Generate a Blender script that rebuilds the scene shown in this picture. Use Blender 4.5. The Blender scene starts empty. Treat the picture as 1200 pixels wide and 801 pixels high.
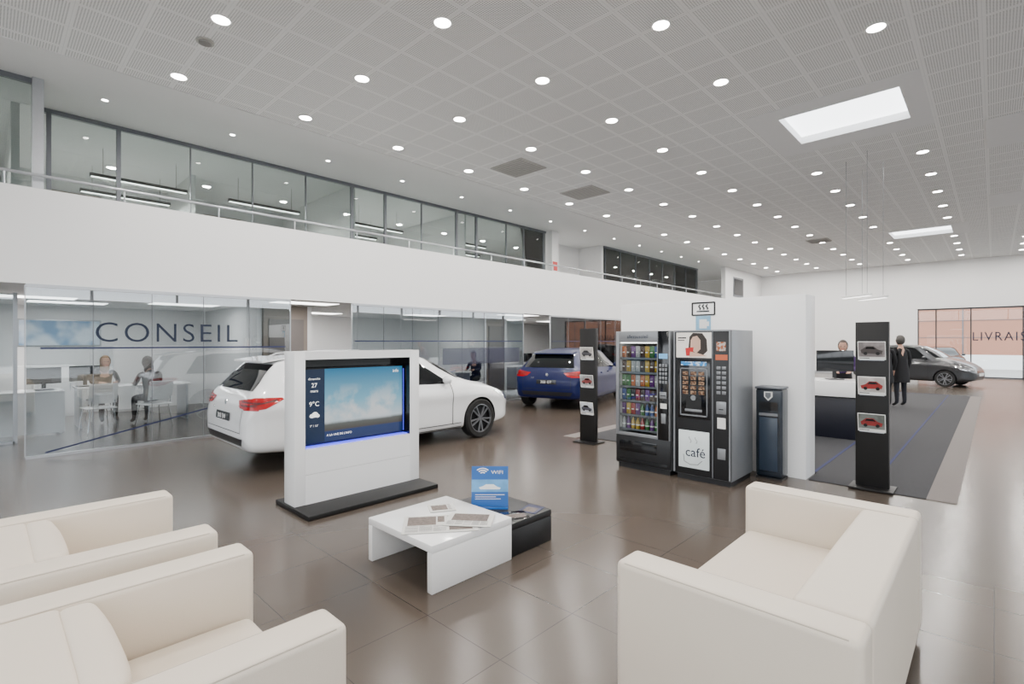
import bpy, bmesh, math, random
from mathutils import Vector, Matrix
from mathutils.bvhtree import BVHTree
random.seed(7)
SC = bpy.context.scene
COL = SC.collection
R = math.radians

# ------------------------------------------------------------------ materials
def mat(name, col, rough=.5, metal=0, emis=None, es=0, coat=0, spec=.5, noise=0, nscale=8, alpha=1, bump=0, bscale=60):
    m = bpy.data.materials.new(name); m.use_nodes = True
    nt = m.node_tree; b = nt.nodes['Principled BSDF']
    b.inputs['Base Color'].default_value = (*col, 1)
    b.inputs['Roughness'].default_value = rough
    b.inputs['Metallic'].default_value = metal
    b.inputs['Specular IOR Level'].default_value = spec
    b.inputs['Coat Weight'].default_value = coat
    b.inputs['Coat Roughness'].default_value = .05
    b.inputs['Alpha'].default_value = alpha
    if emis:
        b.inputs['Emission Color'].default_value = (*emis, 1)
        b.inputs['Emission Strength'].default_value = es
    if noise or bump:
        tc = nt.nodes.new('ShaderNodeTexCoord'); n = nt.nodes.new('ShaderNodeTexNoise')
        n.inputs['Scale'].default_value = nscale; n.inputs['Detail'].default_value = 3
        nt.links.new(tc.outputs['Object'], n.inputs['Vector'])
        if noise:
            mx = nt.nodes.new('ShaderNodeMix'); mx.data_type = 'RGBA'
            mx.inputs[6].default_value = (*[c * (1 - noise) for c in col], 1)
            mx.inputs[7].default_value = (*[min(1, c * (1 + noise)) for c in col], 1)
            nt.links.new(n.outputs['Fac'], mx.inputs[0]); nt.links.new(mx.outputs[2], b.inputs['Base Color'])
        if bump:
            n2 = nt.nodes.new('ShaderNodeTexNoise'); n2.inputs['Scale'].default_value = bscale
            nt.links.new(tc.outputs['Object'], n2.inputs['Vector'])
            bp = nt.nodes.new('ShaderNodeBump'); bp.inputs['Strength'].default_value = bump; bp.inputs['Distance'].default_value = .004
            nt.links.new(n2.outputs['Fac'], bp.inputs['Height']); nt.links.new(bp.outputs['Normal'], b.inputs['Normal'])
    return m

def glass_mat(name, tint=(.93, .96, .97), refl=1.0, base=.04):
    m = bpy.data.materials.new(name); m.use_nodes = True; nt = m.node_tree
    for n in list(nt.nodes):
        if n.type == 'BSDF_PRINCIPLED': nt.nodes.remove(n)
    out = nt.nodes['Material Output']
    tr = nt.nodes.new('ShaderNodeBsdfTransparent'); tr.inputs[0].default_value = (*tint, 1)
    gl = nt.nodes.new('ShaderNodeBsdfGlossy'); gl.inputs['Roughness'].default_value = 0.0
    fr = nt.nodes.new('ShaderNodeLayerWeight'); fr.inputs[0].default_value = .25
    mu = nt.nodes.new('ShaderNodeMath'); mu.operation = 'MULTIPLY_ADD'; mu.inputs[1].default_value = refl; mu.inputs[2].default_value = base
    mu.use_clamp = True
    mx = nt.nodes.new('ShaderNodeMixShader')
    nt.links.new(fr.outputs['Fresnel'], mu.inputs[0]); nt.links.new(mu.outputs[0], mx.inputs[0])
    nt.links.new(tr.outputs[0], mx.inputs[1]); nt.links.new(gl.outputs[0], mx.inputs[2])
    nt.links.new(mx.outputs[0], out.inputs[0])
    return m

WHITE = mat('white_paint', (.86, .86, .85), .55, noise=.015)
WALLW = mat('white_wall', (.80, .80, .80), .5, noise=.01, nscale=2)  # white taken down a little to put in shade on the parapet
PARTW = mat('partition_white_lit', (.95, .95, .95), .35, noise=.01, nscale=2)  # same white as the parapet, lightened to stand in for stronger light
GLOSSW = mat('white_gloss', (.90, .90, .90), .18, coat=.3, noise=.01)
SOFF = mat('soffit_paint', (.78, .78, .78), .7, noise=.01)
DARK = mat('dark_plastic', (.009, .0095, .011), .4, noise=.1)
DARKG = mat('dark_gloss', (.005, .0055, .007), .12, coat=.2, noise=.1)
ANTH = mat('anthracite_metal', (.010, .0095, .0095), .45, metal=.0, spec=.35, noise=.08)
ALU = mat('brushed_aluminium', (.50, .52, .55), .35, metal=.9, noise=.06, nscale=30)
RIMA = mat('alloy_rim_grey', (.30, .31, .33), .3, metal=.8, noise=.05)
FRAME = mat('window_frame_grey', (.16, .17, .19), .45, metal=.4, noise=.05)
CHROME = mat('chrome', (.85, .85, .87), .1, metal=1, noise=.02)
RUB = mat('tyre_rubber', (.008, .008, .008), .75, noise=.2)
LEATH = mat('cream_leather', (.72, .635, .53), .45, noise=.03, nscale=3, bump=.12, bscale=220)
SEAM = mat('leather_seam', (.54, .47, .39), .6, noise=.05)
GLASS = glass_mat('clear_glass', (.76, .80, .82), 1.0, .13)
GLASSU = glass_mat('upper_glass', (.70, .75, .74), .9, .08)
VGLASS = glass_mat('machine_glass', (.93, .95, .95), .5, .02)
CARGL = mat('tinted_car_glass', (.004, .005, .006), .03, coat=.3, spec=.5, noise=.1)
NAVY = mat('navy_vinyl', (.010, .016, .07), .4, noise=.05)
SLATE = mat('slate_lettering', (.02, .027, .05), .5, spec=.2, noise=.05)
REDP = mat('red_plastic', (.6, .02, .02), .3, noise=.05)
BRICKO = mat('pink_orange_render', (.42, .20, .135), .8, noise=.08)
TAIL = mat('tail_lamp_red', (.36, .002, .005), .2, coat=.15, spec=.3, noise=.1)
TAILD = mat('tail_lamp_dark_slat', (.04, .0, .002), .3, noise=.1)
SKIN = mat('skin', (.50, .28, .20), .5, noise=.05)
PAPER = mat('paper', (.86, .85, .82), .7, noise=.02)
NEWSP = mat('newsprint_paper', (.62, .61, .58), .8, noise=.04)
BLUEP = mat('blue_print', (.012, .10, .36), .35, noise=.1, emis=(.03, .2, .5), es=.05)
LIGHTW = mat('lamp_lens', (1, 1, 1), .5, emis=(1, .96, .9), es=45)
LINEW = mat('linear_lamp', (1, 1, 1), .5, emis=(1, .97, .93), es=7)

def floor_mat():
    m = bpy.data.materials.new('grey_brown_tiles'); m.use_nodes = True; nt = m.node_tree; b = nt.nodes['Principled BSDF']
    tc = nt.nodes.new('ShaderNodeTexCoord')
    br = nt.nodes.new('ShaderNodeTexBrick'); br.offset = 0.0
    br.inputs['Scale'].default_value = 1; br.inputs['Brick Width'].default_value = .6; br.inputs['Row Height'].default_value = .6
    br.inputs['Mortar Size'].default_value = .0026; br.inputs['Mortar Smooth'].default_value = .1
    br.inputs['Color1'].default_value = (.080, .063, .050, 1); br.inputs['Color2'].default_value = (.089, .070, .056, 1)
    br.inputs['Mortar'].default_value = (.042, .034, .029, 1)
    nt.links.new(tc.outputs['Object'], br.inputs['Vector'])
    b.inputs['Roughness'].default_value = .22
    b.inputs['Specular IOR Level'].default_value = .45
    nt.links.new(br.outputs['Color'], b.inputs['Base Color'])
    return m
def ceil_mat():
    m = bpy.data.materials.new('perforated_ceiling_tiles'); m.use_nodes = True; nt = m.node_tree; b = nt.nodes['Principled BSDF']
    L = nt.links.new
    tc = nt.nodes.new('ShaderNodeTexCoord')
    def math_(op, a=None, v1=None, bb=None, v2=None):
        n = nt.nodes.new('ShaderNodeMath'); n.operation = op
        if a is not None: L(a, n.inputs[0])
        elif v1 is not None: n.inputs[0].default_value = v1
        if bb is not None: L(bb, n.inputs[1])
        elif v2 is not None: n.inputs[1].default_value = v2
        return n.outputs[0]
    sp = nt.nodes.new('ShaderNodeSeparateXYZ'); L(tc.outputs['Object'], sp.inputs[0])
    res = []; dots = []
    for ax in (0, 1):
        o = math_('ADD', sp.outputs[ax], v2=60.0 - (-.1 if ax == 0 else .1))
        f = math_('FRACT', math_('DIVIDE', o, v2=.6))
        res.append(math_('ABSOLUTE', math_('SUBTRACT', f, v2=.5)))
        g = math_('FRACT', math_('MULTIPLY', f, v2=22))
        dots.append(math_('SUBTRACT', g, v2=.5))
    mx = math_('MAXIMUM', res[0], bb=res[1])
    inner = math_('LESS_THAN', mx, v2=.46)
    joint = math_('GREATER_THAN', mx, v2=.496)
    r2 = math_('ADD', math_('MULTIPLY', dots[0], bb=dots[0]), bb=math_('MULTIPLY', dots[1], bb=dots[1]))
    hole = math_('MULTIPLY', math_('LESS_THAN', r2, v2=.08), bb=inner)
    m1 = nt.nodes.new('ShaderNodeMix'); m1.data_type = 'RGBA'
    m1.inputs[6].default_value = (.88, .88, .87, 1); m1.inputs[7].default_value = (.34, .34, .34, 1); L(hole, m1.inputs[0])
    m2 = nt.nodes.new('ShaderNodeMix'); m2.data_type = 'RGBA'
    L(m1.outputs[2], m2.inputs[6]); m2.inputs[7].default_value = (.70, .70, .70, 1); L(joint, m2.inputs[0])
    L(m2.outputs[2], b.inputs['Base Color']); b.inputs['Roughness'].default_value = .7
    return m
FLOORM = floor_mat(); CEILM = ceil_mat()
CARPET = mat('charcoal_carpet', (.032, .032, .036), .95, noise=.45, nscale=60, bump=.4, bscale=300)
CARPB = mat('light_grey_carpet', (.17, .15, .14), .95, noise=.15, nscale=90)

# ------------------------------------------------------------------ mesh builder
class MB:
    def __init__(s): s.bm = bmesh.new(); s.mats = []
    def mi(s, m):
        if m not in s.mats: s.mats.append(m)
        return s.mats.index(m)
    def _fin(s, verts, m):
        i = s.mi(m)
        for f in {f for v in verts for f in v.link_faces}: f.material_index = i
    def box(s, x0, x1, y0, y1, z0, z1, m, bev=0, seg=2, M=None):
        r = bmesh.ops.create_cube(s.bm, size=1); vs = r['verts']
        for v in vs:
            v.co = Vector(((x0 + x1) / 2 + v.co.x * (x1 - x0), (y0 + y1) / 2 + v.co.y * (y1 - y0), (z0 + z1) / 2 + v.co.z * (z1 - z0)))
            if M: v.co = M @ v.co
        s._fin(vs, m)
        if bev:
            es = list({e for v in vs for e in v.link_edges})
            bmesh.ops.bevel(s.bm, geom=es, offset=bev, segments=seg, affect='EDGES', profile=.5)
        return s
    def cyl(s, p0, p1, r0, m, r1=None, seg=20):
        p0 = Vector(p0); p1 = Vector(p1); d = p1 - p0
        r1 = r0 if r1 is None else r1
        q = d.to_track_quat('Z', 'Y').to_matrix().to_4x4()
        r = bmesh.ops.create_cone(s.bm, cap_ends=True, segments=seg, radius1=r0, radius2=r1, depth=d.length, matrix=Matrix.Translation((p0 + p1) / 2) @ q)
        s._fin(r['verts'], m); return s
    def sph(s, c, rad, m, u=16, v=12, M=None):
        T = Matrix.Translation(c) @ (M or Matrix()) @ Matrix.Diagonal((*rad, 1))
        r = bmesh.ops.create_uvsphere(s.bm, u_segments=u, v_segments=v, radius=1, matrix=T)
        s._fin(r['verts'], m); return s
    def poly(s, pts, m):
        f = s.bm.faces.new([s.bm.verts.new(p) for p in pts]); f.material_index = s.mi(m); return s
    def prism(s, pts, off, m):
        off = Vector(off); a = [s.bm.verts.new(p) for p in pts]; b = [s.bm.verts.new(Vector(p) + off) for p in pts]
        i = s.mi(m); n = len(pts); fs = [s.bm.faces.new(a), s.bm.faces.new(b[::-1])]
        for k in range(n): fs.append(s.bm.faces.new([a[(k + 1) % n], a[k], b[k], b[(k + 1) % n]]))
        for f in fs: f.material_index = i
        return s
    def lathe(s, prof, m, axis='z', c=(0, 0, 0), seg=32, closed=False):
        i = s.mi(m); rings = []
        for (r, h) in prof:
            ring = []
            for k in range(seg):
                a = 2 * math.pi * k / seg; x, y = r * math.cos(a), r * math.sin(a)
                p = {'z': (x, y, h), 'y': (x, h, y), 'x': (h, x, y)}[axis]
                ring.append(s.bm.verts.new(Vector(c) + Vector(p)))
            rings.append(ring)
        n = len(rings)
        for j in range(n if closed else n - 1):
            A, B = rings[j], rings[(j + 1) % n]
            for k in range(seg):
                f = s.bm.faces.new([A[k], A[(k + 1) % seg], B[(k + 1) % seg], B[k]]); f.material_index = i
        return s
    def tube(s, pts, r, m, seg=8):
        for a, b in zip(pts[:-1], pts[1:]):
            s.cyl(a, b, r, m, seg=seg)
        for p in pts[1:-1]: s.sph(p, (r, r, r), m, 8, 6)
        return s
    def mesh(s, name, ang=35, recalc=True):
        if recalc: bmesh.ops.recalc_face_normals(s.bm, faces=s.bm.faces)
        me = bpy.data.meshes.new(name); s.bm.to_mesh(me); s.bm.free()
        for m in s.mats: me.materials.append(m)
        me.polygons.foreach_set('use_smooth', [True] * len(me.polygons))
        me.set_sharp_from_angle(angle=R(ang))
        return me

def link(name, data, parent=None, loc=(0, 0, 0), rz=0, label=None, cat=None, group=None, kind=None, M=None):
    o = bpy.data.objects.new(name, data); COL.objects.link(o)
    if parent: o.parent = parent
    if M is not None: o.matrix_local = M
    else: o.location = loc; o.rotation_euler = (0, 0, rz)
    if label: o['label'] = label
    if cat: o['category'] = cat
    if group: o['group'] = group
    if kind: o['kind'] = kind
    return o
def root(name, label, cat, loc=(0, 0, 0), rz=0, group=None):
    o = link(name, None, None, loc, rz, label, cat, group); o.empty_display_size = .1; return o
def part(name, mb, parent, label=None, ang=35, loc=(0, 0, 0), M=None):
    return link(name, mb.mesh(name, ang), parent, loc, label=label, M=M)
def struct(name, mb): return link(name, mb.mesh(name), kind='structure')
def dup(o, loc=None, rz=None, parent=None):
    n = o.copy(); COL.objects.link(n)
    if parent is not None: n.parent = parent
    if loc is not None: n.location = loc
    if rz is not None: n.rotation_euler = (0, 0, rz)
    for c in list(o.children): dup(c, parent=n)
    return n

MX = Matrix(((0, 0, 1, 0), (1, 0, 0, 0), (0, 1, 0, 0), (0, 0, 0, 1)))    # text facing +X
MY = Matrix(((1, 0, 0, 0), (0, 0, -1, 0), (0, 1, 0, 0), (0, 0, 0, 1)))   # text facing -Y
def text(name, s, size, m, M, parent=None, sp=1, align='CENTER', ext=.0008, kind=None, sx=1, label=None, thin=0):
    cu = bpy.data.curves.new('t', 'FONT'); cu.body = s; cu.size = size; cu.extrude = ext; cu.align_x = align; cu.align_y = 'CENTER'
    cu.space_character = sp; cu.resolution_u = 4; cu.offset = -thin
    o = bpy.data.objects.new('t', cu); COL.objects.link(o)
    dg = bpy.context.evaluated_depsgraph_get(); dg.update()
    me = bpy.data.meshes.new_from_object(o.evaluated_get(dg)); bpy.data.objects.remove(o)
    me.materials.clear(); me.materials.append(m); me.name = name
    me.transform(M @ Matrix.Diagonal((sx, 1, 1, 1)))
    return link(name, me, parent, kind=kind, label=label)
def T(x, y, z): return Matrix.Translation((x, y, z))

# ------------------------------------------------------------------ camera
cam = bpy.data.cameras.new('camera'); cam.lens = 17.76; cam.sensor_width = 36; cam.sensor_fit = 'HORIZONTAL'; cam.clip_start = .03; cam.clip_end = 300
co = bpy.data.objects.new('camera', cam); COL.objects.link(co)
co.location = (0, 0, 1.6); co.rotation_euler = (R(90), 0, R(43.66)); SC.camera = co

# ------------------------------------------------------------------ room shell
H = 5.32; XL = -9.55; YF = 30.5; YB = -6.0; XR = 8.0
struct('floor', MB().box(-15.2, XR, YB, YF, -.1, 0, FLOORM))
struct('ceiling', MB().box(-8.74, XR, YB, 8.80, H, H + .1, CEILM).box(-8.74, -3.05, 8.80, 11.15, H, H + .1, CEILM).box(-.73, XR, 8.80, 11.15, H, H + .1, CEILM)
       .box(-8.74, XR, 11.15, 20.95, H, H + .1, CEILM).box(-8.74, -3.0, 20.95, 23.05, H, H + .1, CEILM).box(-.6, XR, 20.95, 23.05, H, H + .1, CEILM).box(-8.74, XR, 23.05, YF, H, H + .1, CEILM))
struct('ceiling_soffit', MB().box(-15.2, -8.76, YB, YF, H + .002, H + .1, SOFF))
struct('trim_1', MB().box(-8.76, -8.72, YB, YF, H - .012, H - .001, SOFF))
SKYL = mat('skylight_diffuser', (1, 1, 1), .5, emis=(.93, .97, 1), es=5)
for n, (x0, x1, y0, y1, a0, a1, b0, b1) in enumerate([(-2.61, -1.0, 9.2, 10.6, -3.05, -.73, 8.8, 11.15), (-2.6, -1.0, 21.3, 22.7, -3.0, -.6, 20.95, 23.05)]):
    mb = MB()
    mb.box(a0, x0, b0, b1, H - .01, H + .1, SOFF).box(x1, a1, b0, b1, H - .01, H + .1, SOFF).box(x0, x1, b0, y0, H - .01, H + .1, SOFF).box(x0, x1, y1, b1, H - .01, H + .1, SOFF)
    mb.box(x0 - .02, x0, y0, y1, H + .1, H + .5, SOFF).box(x1, x1 + .02, y0, y1, H + .1, H + .5, SOFF).box(x0, x1, y0 - .02, y0, H + .1, H + .5, SOFF).box(x0, x1, y1, y1 + .02, H + .1, H + .5, SOFF)
    mb.box(x0, x1, y0, y1, H + .12, H + .14, SKYL)
    struct('window_%d' % (20 + n), mb)
struct('trim_2', MB().box(-.1, 2.2, 11.6, 13.3, H - .012, H - .001, SOFF).box(-.1, 2.2, 17.6, 19.2, H - .012, H - .001, SOFF))
# left band / upper floor
struct('wall_left', MB().box(XL - .2, XL, YB, 25.2, 2.4, 3.72, WALLW).box(XL - .2, XL, 25.2, YF, 2.4, H, WALLW).box(XL - .2, XL, 17.2, YF, 0, 2.4, WALLW))
struct('floor_upper', MB().box(-15.2, XL - .2, YB, YF, 2.4, 2.9, SOFF))
struct('wall_office_back', MB().box(-15.2, -15, YB, YF, 0, H, WALLW))
struct('wall_far', MB().box(-15.2, -2.62, YF, YF + .25, 0, H, WALLW).box(-2.62, 4.5, YF, YF + .25, 3.15, H, WALLW).box(4.5, XR, YF, YF + .25, 0, H, WALLW))
struct('baseboard_far', MB().box(XL, -2.7, YF - .02, YF, 0, .1, ALU))
struct('baseboard_left', MB().box(XL, XL + .02, 17.2, YF - .02, 0, .1, ALU))
def facade(name, axis, c, a0, a1, step):
    mb = MB()
    def bx(u0, u1, z0, z1, t=.12, m=FRAME):
        if axis == 'x': mb.box(c, c + t, u0, u1, z0, z1, m)
        else: mb.box(u0, u1, c - t, c, z0, z1, m)
    bx(a0, a1, 0, .15, .2, WALLW); bx(a0, a1, 4.7, H, .2, WALLW)
    n = int((a1 - a0) / step)
    for k in range(n + 1): bx(a0 + k * (a1 - a0) / n - .04, a0 + k * (a1 - a0) / n + .04, .15, 4.7)
    bx(a0, a1, 2.9, 2.95)
    struct(name, mb)
facade('window_30', 'x', XR, YB, YF, 3.0)
facade('window_31', 'y', YB, -9.6, XR, 3.0)
struct('wall_rear', MB().box(-15.2, -9.6, YB - .2, YB, 0, H, WALLW))

# lower glazed office fronts
def glazed(n, y0, y1, panes, ztop=2.38):
    mb = MB(); w = (y1 - y0) / panes
    for k in range(panes):
        mb.box(XL - .012, XL, y0 + k * w + .004, y0 + (k + 1) * w - .004, .03, ztop - .02, GLASS)
    mb.box(XL - .04, XL + .025, y0, y1, 0, .035, ALU).box(XL - .04, XL + .025, y0, y1, ztop - .025, ztop + .018, ALU)
    mb.box(XL - .02, XL + .01, y0 - .012, y0, .03, ztop, ALU).box(XL - .02, XL + .01, y1, y1 + .012, .03, ztop, ALU)
    for k in range(1, panes): mb.box(XL - .014, XL + .002, y0 + k * w - .004, y0 + k * w + .004, .03, ztop, FRAME)
    struct('window_%d' % n, mb)
glazed(1, .404, 3.98, 5); glazed(2, 5.25, 10.46, 7); glazed(3, 11.66, 17.0, 6)
glazed_side = MB().box(-11.2, -11.19, YB, .35, .03, 2.36, GLASS).box(-11.23, -11.16, YB, .35, 0, .035, ALU).box(-11.23, -11.16, .33, .38, 0, 2.38, ALU)
struct('window_4', glazed_side)
BEIGE = mat('warm_grey_partition', (.24, .20, .17), .6, noise=.03)
mbp = MB()
mbp.box(-15, -11.4, 4.05, 4.15, 0, 2.4, WALLW).box(-11.4, -11.3, 4.15, 5.1, 0, 2.4, BEIGE).box(-15, -11.3, 5.1, 5.2, 0, 2.4, WALLW)
mbp.box(-15, -11.3, 10.6, 10.7, 0, 2.4, WALLW).box(-11.4, -11.3, 10.7, 11.5, 0, 2.4, BEIGE).box(-15, -11.3, 11.5, 11.6, 0, 2.4, WALLW)
struct('wall_partition', mbp)
for n, (a, b) in enumerate([(4.25, 5.0), (10.78, 11.42)]):
    struct('door_%d' % (n + 1), MB().box(-11.3, -11.26, a, b, 0, 2.1, mat('door_grey_%d' % n, (.16, .14, .13), .5, noise=.04)).box(-11.26, -11.2, a + .06, a + .18, 1.02, 1.04, ALU))
# vinyl graphics on glass
vn = MB()
vn.box(XL + .004, XL + .006, .55, 3.9, 1.50, 1.525, NAVY)
def strip(mb, p, q, w, m):
    (y0, z0), (y1, z1) = p, q; d = Vector((y1 - y0, z1 - z0)).normalized(); n = Vector((-d.y, d.x)) * w / 2
    mb.prism([(XL + .004, y0 + n.x, z0 + n.y), (XL + .004, y1 + n.x, z1 + n.y), (XL + .004, y1 - n.x, z1 - n.y), (XL + .004, y0 - n.x, z0 - n.y)], (.002, 0, 0), m)
strip(vn, (.6, .06), (3.2, .62), .02, NAVY)
strip(vn, (5.3, 1.62), (10.4, 1.62), .025, NAVY); strip(vn, (5.4, .35), (8.0, .9), .02, NAVY)
strip(vn, (11.7, 1.62), (16.9, 1.62), .02, NAVY)
vn.box(XL + .003, XL + .0035, 7.6, 10.3, 1.05, 1.45, mat('blue_film', (.05, .055, .10), .5, alpha=.4, noise=.05))
struct('trim_3', vn)
text('lettering_conseil', 'CONSEIL', .43, SLATE, T(XL + .006, 2.10, 1.73) @ MX, sp=1.18, kind='structure', thin=.003).name = 'trim_5'

# upper level glazing
UX = -10.94
def upglaze(n, y0, y1, ms, x=UX):
    mb = MB(); mb.box(x - .01, x, y0, y1, 2.9, H - .06, GLASSU).box(x - .03, x + .03, y0, y1, H - .07, H, FRAME).box(x - .03, x + .03, y0, y1, 2.9, 2.98, FRAME)
    for y in ms:
        w = .03 if y in (1.62, 6.0, 6.9, 9.2, 9.95, 13.0, .73) else .007
        mb.box(x - .03, x + .03, y - w, y + w, 2.9, H - .06, FRAME)
    struct('window_%d' % n, mb)
upglaze(5, .6, 13.1, [.73, 1.62, 2.7, 3.8, 4.9, 6.0, 6.9, 8.0, 9.2, 9.95, 11.2, 12.0, 13.0])
upglaze(6, 16.6, 25.2, [16.7, 17.8, 19.0, 20.2, 21.4, 22.6, 23.8, 25.0])
upglaze(7, YB, .5, [-3, -1.2, -.3], x=-9.85)
struct('trim_6', MB().box(-9.93, -9.75, .48, .60, 2.9, H, ALU).box(-10.94, -9.93, .53, .56, 2.9, H, GLASSU))
struct('wall_upper', MB().box(-11.3, -10.7, 13.15, 13.5, 2.9, H, WALLW).box(-12.2, -12.0, 13.5, 16.5, 2.9, H, WALLW).box(-15, -10.95, 16.45, 16.58, 2.9, H, WALLW).box(-15, -11, 6.05, 6.12, 2.9, H, WALLW).box(-15, -11, .3, .4, 2.9, H, WALLW)
       .box(-15, -11, 9.55, 9.6, 2.9, H, WALLW).box(-15, -12.9, 3.2, 3.28, 2.9, H, WALLW))
dk = MB()
for (a, b) in [(1.0, 1.9), (4.0, 4.9), (7.2, 8.1), (10.6, 11.5), (18.0, 18.9), (21.5, 22.4)]: dk.box(-15, -14.96, a, b, 2.9, 4.95, BEIGE)
struct('door_5', dk)
struct('door_3', MB().box(XL, XL + .02, 26.2, 27.6, 3.9, 4.9, FRAME).box(XL + .02, XL + .03, 26.3, 27.5, 4.0, 4.8, DARKG))

rr = root('balcony_railing', 'brushed metal handrail with short posts on the white parapet', 'railing', (XL - .08, 0, 3.72))
part('handrail', MB().cyl((0, -5.9, .2), (0, 25.1, .2), .022, ALU, seg=12), rr)
pm = MB().cyl((0, 0, 0), (0, 0, .2), .012, ALU, seg=8).mesh('post')
for k in range(24): link('post', pm, rr, (0, -5.0 + k * 1.3, 0))

# far doors
fd = MB(); DF = mat('door_frame_dark', (.05, .05, .055), .4, metal=.3, noise=.05)
for x in (-2.6, -1.95, -.75, .9, 2.7, 4.46): fd.box(x - .025, x + .025, YF + .05, YF + .13, 0, 3.15, DF)
fd.box(-2.6, 4.5, YF + .05, YF + .13, 3.08, 3.15, DF).box(-2.6, 4.5, YF + .05, YF + .13, 0, .06, DF).box(-2.6, 4.5, YF + .09, YF + .10, .06, 3.08, VGLASS)
struct('door_4', fd)
text('t', 'LIVRAISON', .55, SLATE, T(-.72, YF + .04, 1.83) @ MY, sp=1.2, align='LEFT', kind='structure', sx=.80).name = 'trim_7'

# carpet
link('reception_carpet', MB().box(-5.05, -.5, 7.02, 20.1, 0, .008, CARPET).box(-1.56, -.5, 6.62, 7.02, 0, .008, CARPET).mesh('c'), label='dark charcoal carpet with light grey border under the reception desk', cat='carpet')
link('carpet_border', MB().box(-5.3, -5.05, 6.82, 20.1, 0, .006, CARPB).mesh('c'), label='light grey carpet strip along the charcoal carpet', cat='carpet')
link('carpet_border', MB().box(-.5, -.26, 6.62, 20.1, 0, .006, CARPB).mesh('c'), label='light grey carpet strip along the charcoal carpet', cat='carpet')
CBL = mat('carpet_blue_line', (.015, .02, .08), .9, noise=.2)
struct('trim_8', MB().box(-1.005, -.975, 7.0, 20.0, .008, .011, CBL).box(-1.61, -1.575, 7.05, 9.6, .008, .011, CBL).box(-2.6, -.975, 19.96, 20.0, .008, .0105, CBL))

# ------------------------------------------------------------------ outside
struct('ground_outside', MB().box(-60, 60, -60, 90, -.25, -.12, mat('asphalt_light', (.36, .36, .355), .9, noise=.1, nscale=1)))
ob_ = root('commercial_building', 'orange rendered low building with white plinth across the yard', 'building', (2, 44, -.12))
bf = MB().box(-16, 16, 0, 8, .9, 5.5, BRICKO).box(-16, 16, -.02, 8, 0, .9, WHITE).box(-16.1, 16.1, -.1, 8.1, 5.5, 5.8, FRAME)
for k in range(11): bf.box(-15.5 + k * 3, -15.44 + k * 3, -.03, 0, .9, 5.5, FRAME)
for z in (2.0, 3.1, 4.2): bf.box(-16, 16, -.025, 0, z, z + .03, FRAME)
part('facade', bf, ob_)
OUTW = mat('added_mass_dark_grey', (.08, .09, .085), .9, noise=.4, nscale=.4)
struct('added_outside_mass', MB().box(26, 28, -40, 50, -.12, 4.5, OUTW).box(-30, 26, -30, -28, -.12, 4.5, OUTW))  # unseen dark mass added to darken glass reflections and cut low fill light

# ------------------------------------------------------------------ ceiling fittings
xs = [-8.27, -6.46, -4.65, -2.83, -1.01, .81, 2.63]; ys = [1.9 + 1.8 * k for k in range(16)]
ring = MB().lathe([(.092, .004), (.095, -.006), (.112, -.008), (.12, 0), (.092, .004)], WHITE, seg=24).mesh('spot_ring')
lens = MB().cyl((0, 0, -.001), (0, 0, .003), .093, LIGHTW, seg=24).mesh('lens')
ld = bpy.data.lights.new('downlight', 'AREA'); ld.shape = 'DISK'; ld.size = .16; ld.energy = 36; ld.color = (1, .955, .90)
SPOTGROUP = 'recessed ceiling downlights'
for x in xs:
    for y in ys:
        if -3.05 < x < -.6 and (8.8 < y < 11.15 or 20.9 < y < 23.1): continue
        if x > 0 and (x > .1 * y): continue
        if -.1 < x < 2.2 and (11.5 < y < 13.4 or 17.5 < y < 19.3): continue
        o = link('ceiling_spotlight', ring, None, (x, y, H - .002), label='round recessed white ceiling spotlight, lit', cat='ceiling light', group=SPOTGROUP)
        link('lens', lens, o)
        l = bpy.data.objects.new('lamp', ld); COL.objects.link(l); l.location = (x, y, H - .015)
for x in (-4.6, -1, 2.6, 6):
    for y in (-4, -1.5):
        l = bpy.data.objects.new('lamp', ld); COL.objects.link(l); l.location = (x, y, H - .015)
ring2 = MB().lathe([(.04, .003), (.042, -.004), (.055, 0), (.04, .003)], WHITE, seg=16).mesh('mini_ring')
lens2 = MB().cyl((0, 0, -.001), (0, 0, .003), .04, LIGHTW, seg=16).mesh('lens')
for k in range(13):
    o = link('soffit_spotlight', ring2, None, (-9.9, 1.3 + k * 1.8, H), label='small round downlight in the smooth white soffit', cat='ceiling light', group='small soffit downlights')
    link('lens', lens2, o)
GRILLE = mat('vent_grille_grey', (.42, .41, .39), .6, noise=.05)
GRSL = mat('vent_slot_grey', (.24, .23, .22), .6, noise=.05)
for (x0, x1, y0, y1) in [(-7.8, -6.9, 7.5, 8.3), (-7.85, -6.9, 9.95, 10.75), (-5.0, -4.3, 20.8, 21.5)]:
    g = MB().box(x0, x1, y0, y1, H - .02, H, GRILLE)
    for k in range(9): g.box(x0 + .04, x1 - .04, y0 + .05 + k * .085, y0 + .065 + k * .085, H - .026, H - .018, GRSL)
    link('ceiling_vent', g.mesh('v'), label='square grey ventilation grille in the ceiling', cat='vent', group='ceiling vents')
link('smoke_detector', MB().cyl((-7.06, 1.9, H - .02), (-7.06, 1.9, H), .1, GRILLE).cyl((-7.06, 1.9, H - .035), (-7.06, 1.9, H - .02), .07, GRSL).mesh('s'), label='round grey smoke detector on the ceiling', cat='smoke detector')
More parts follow.
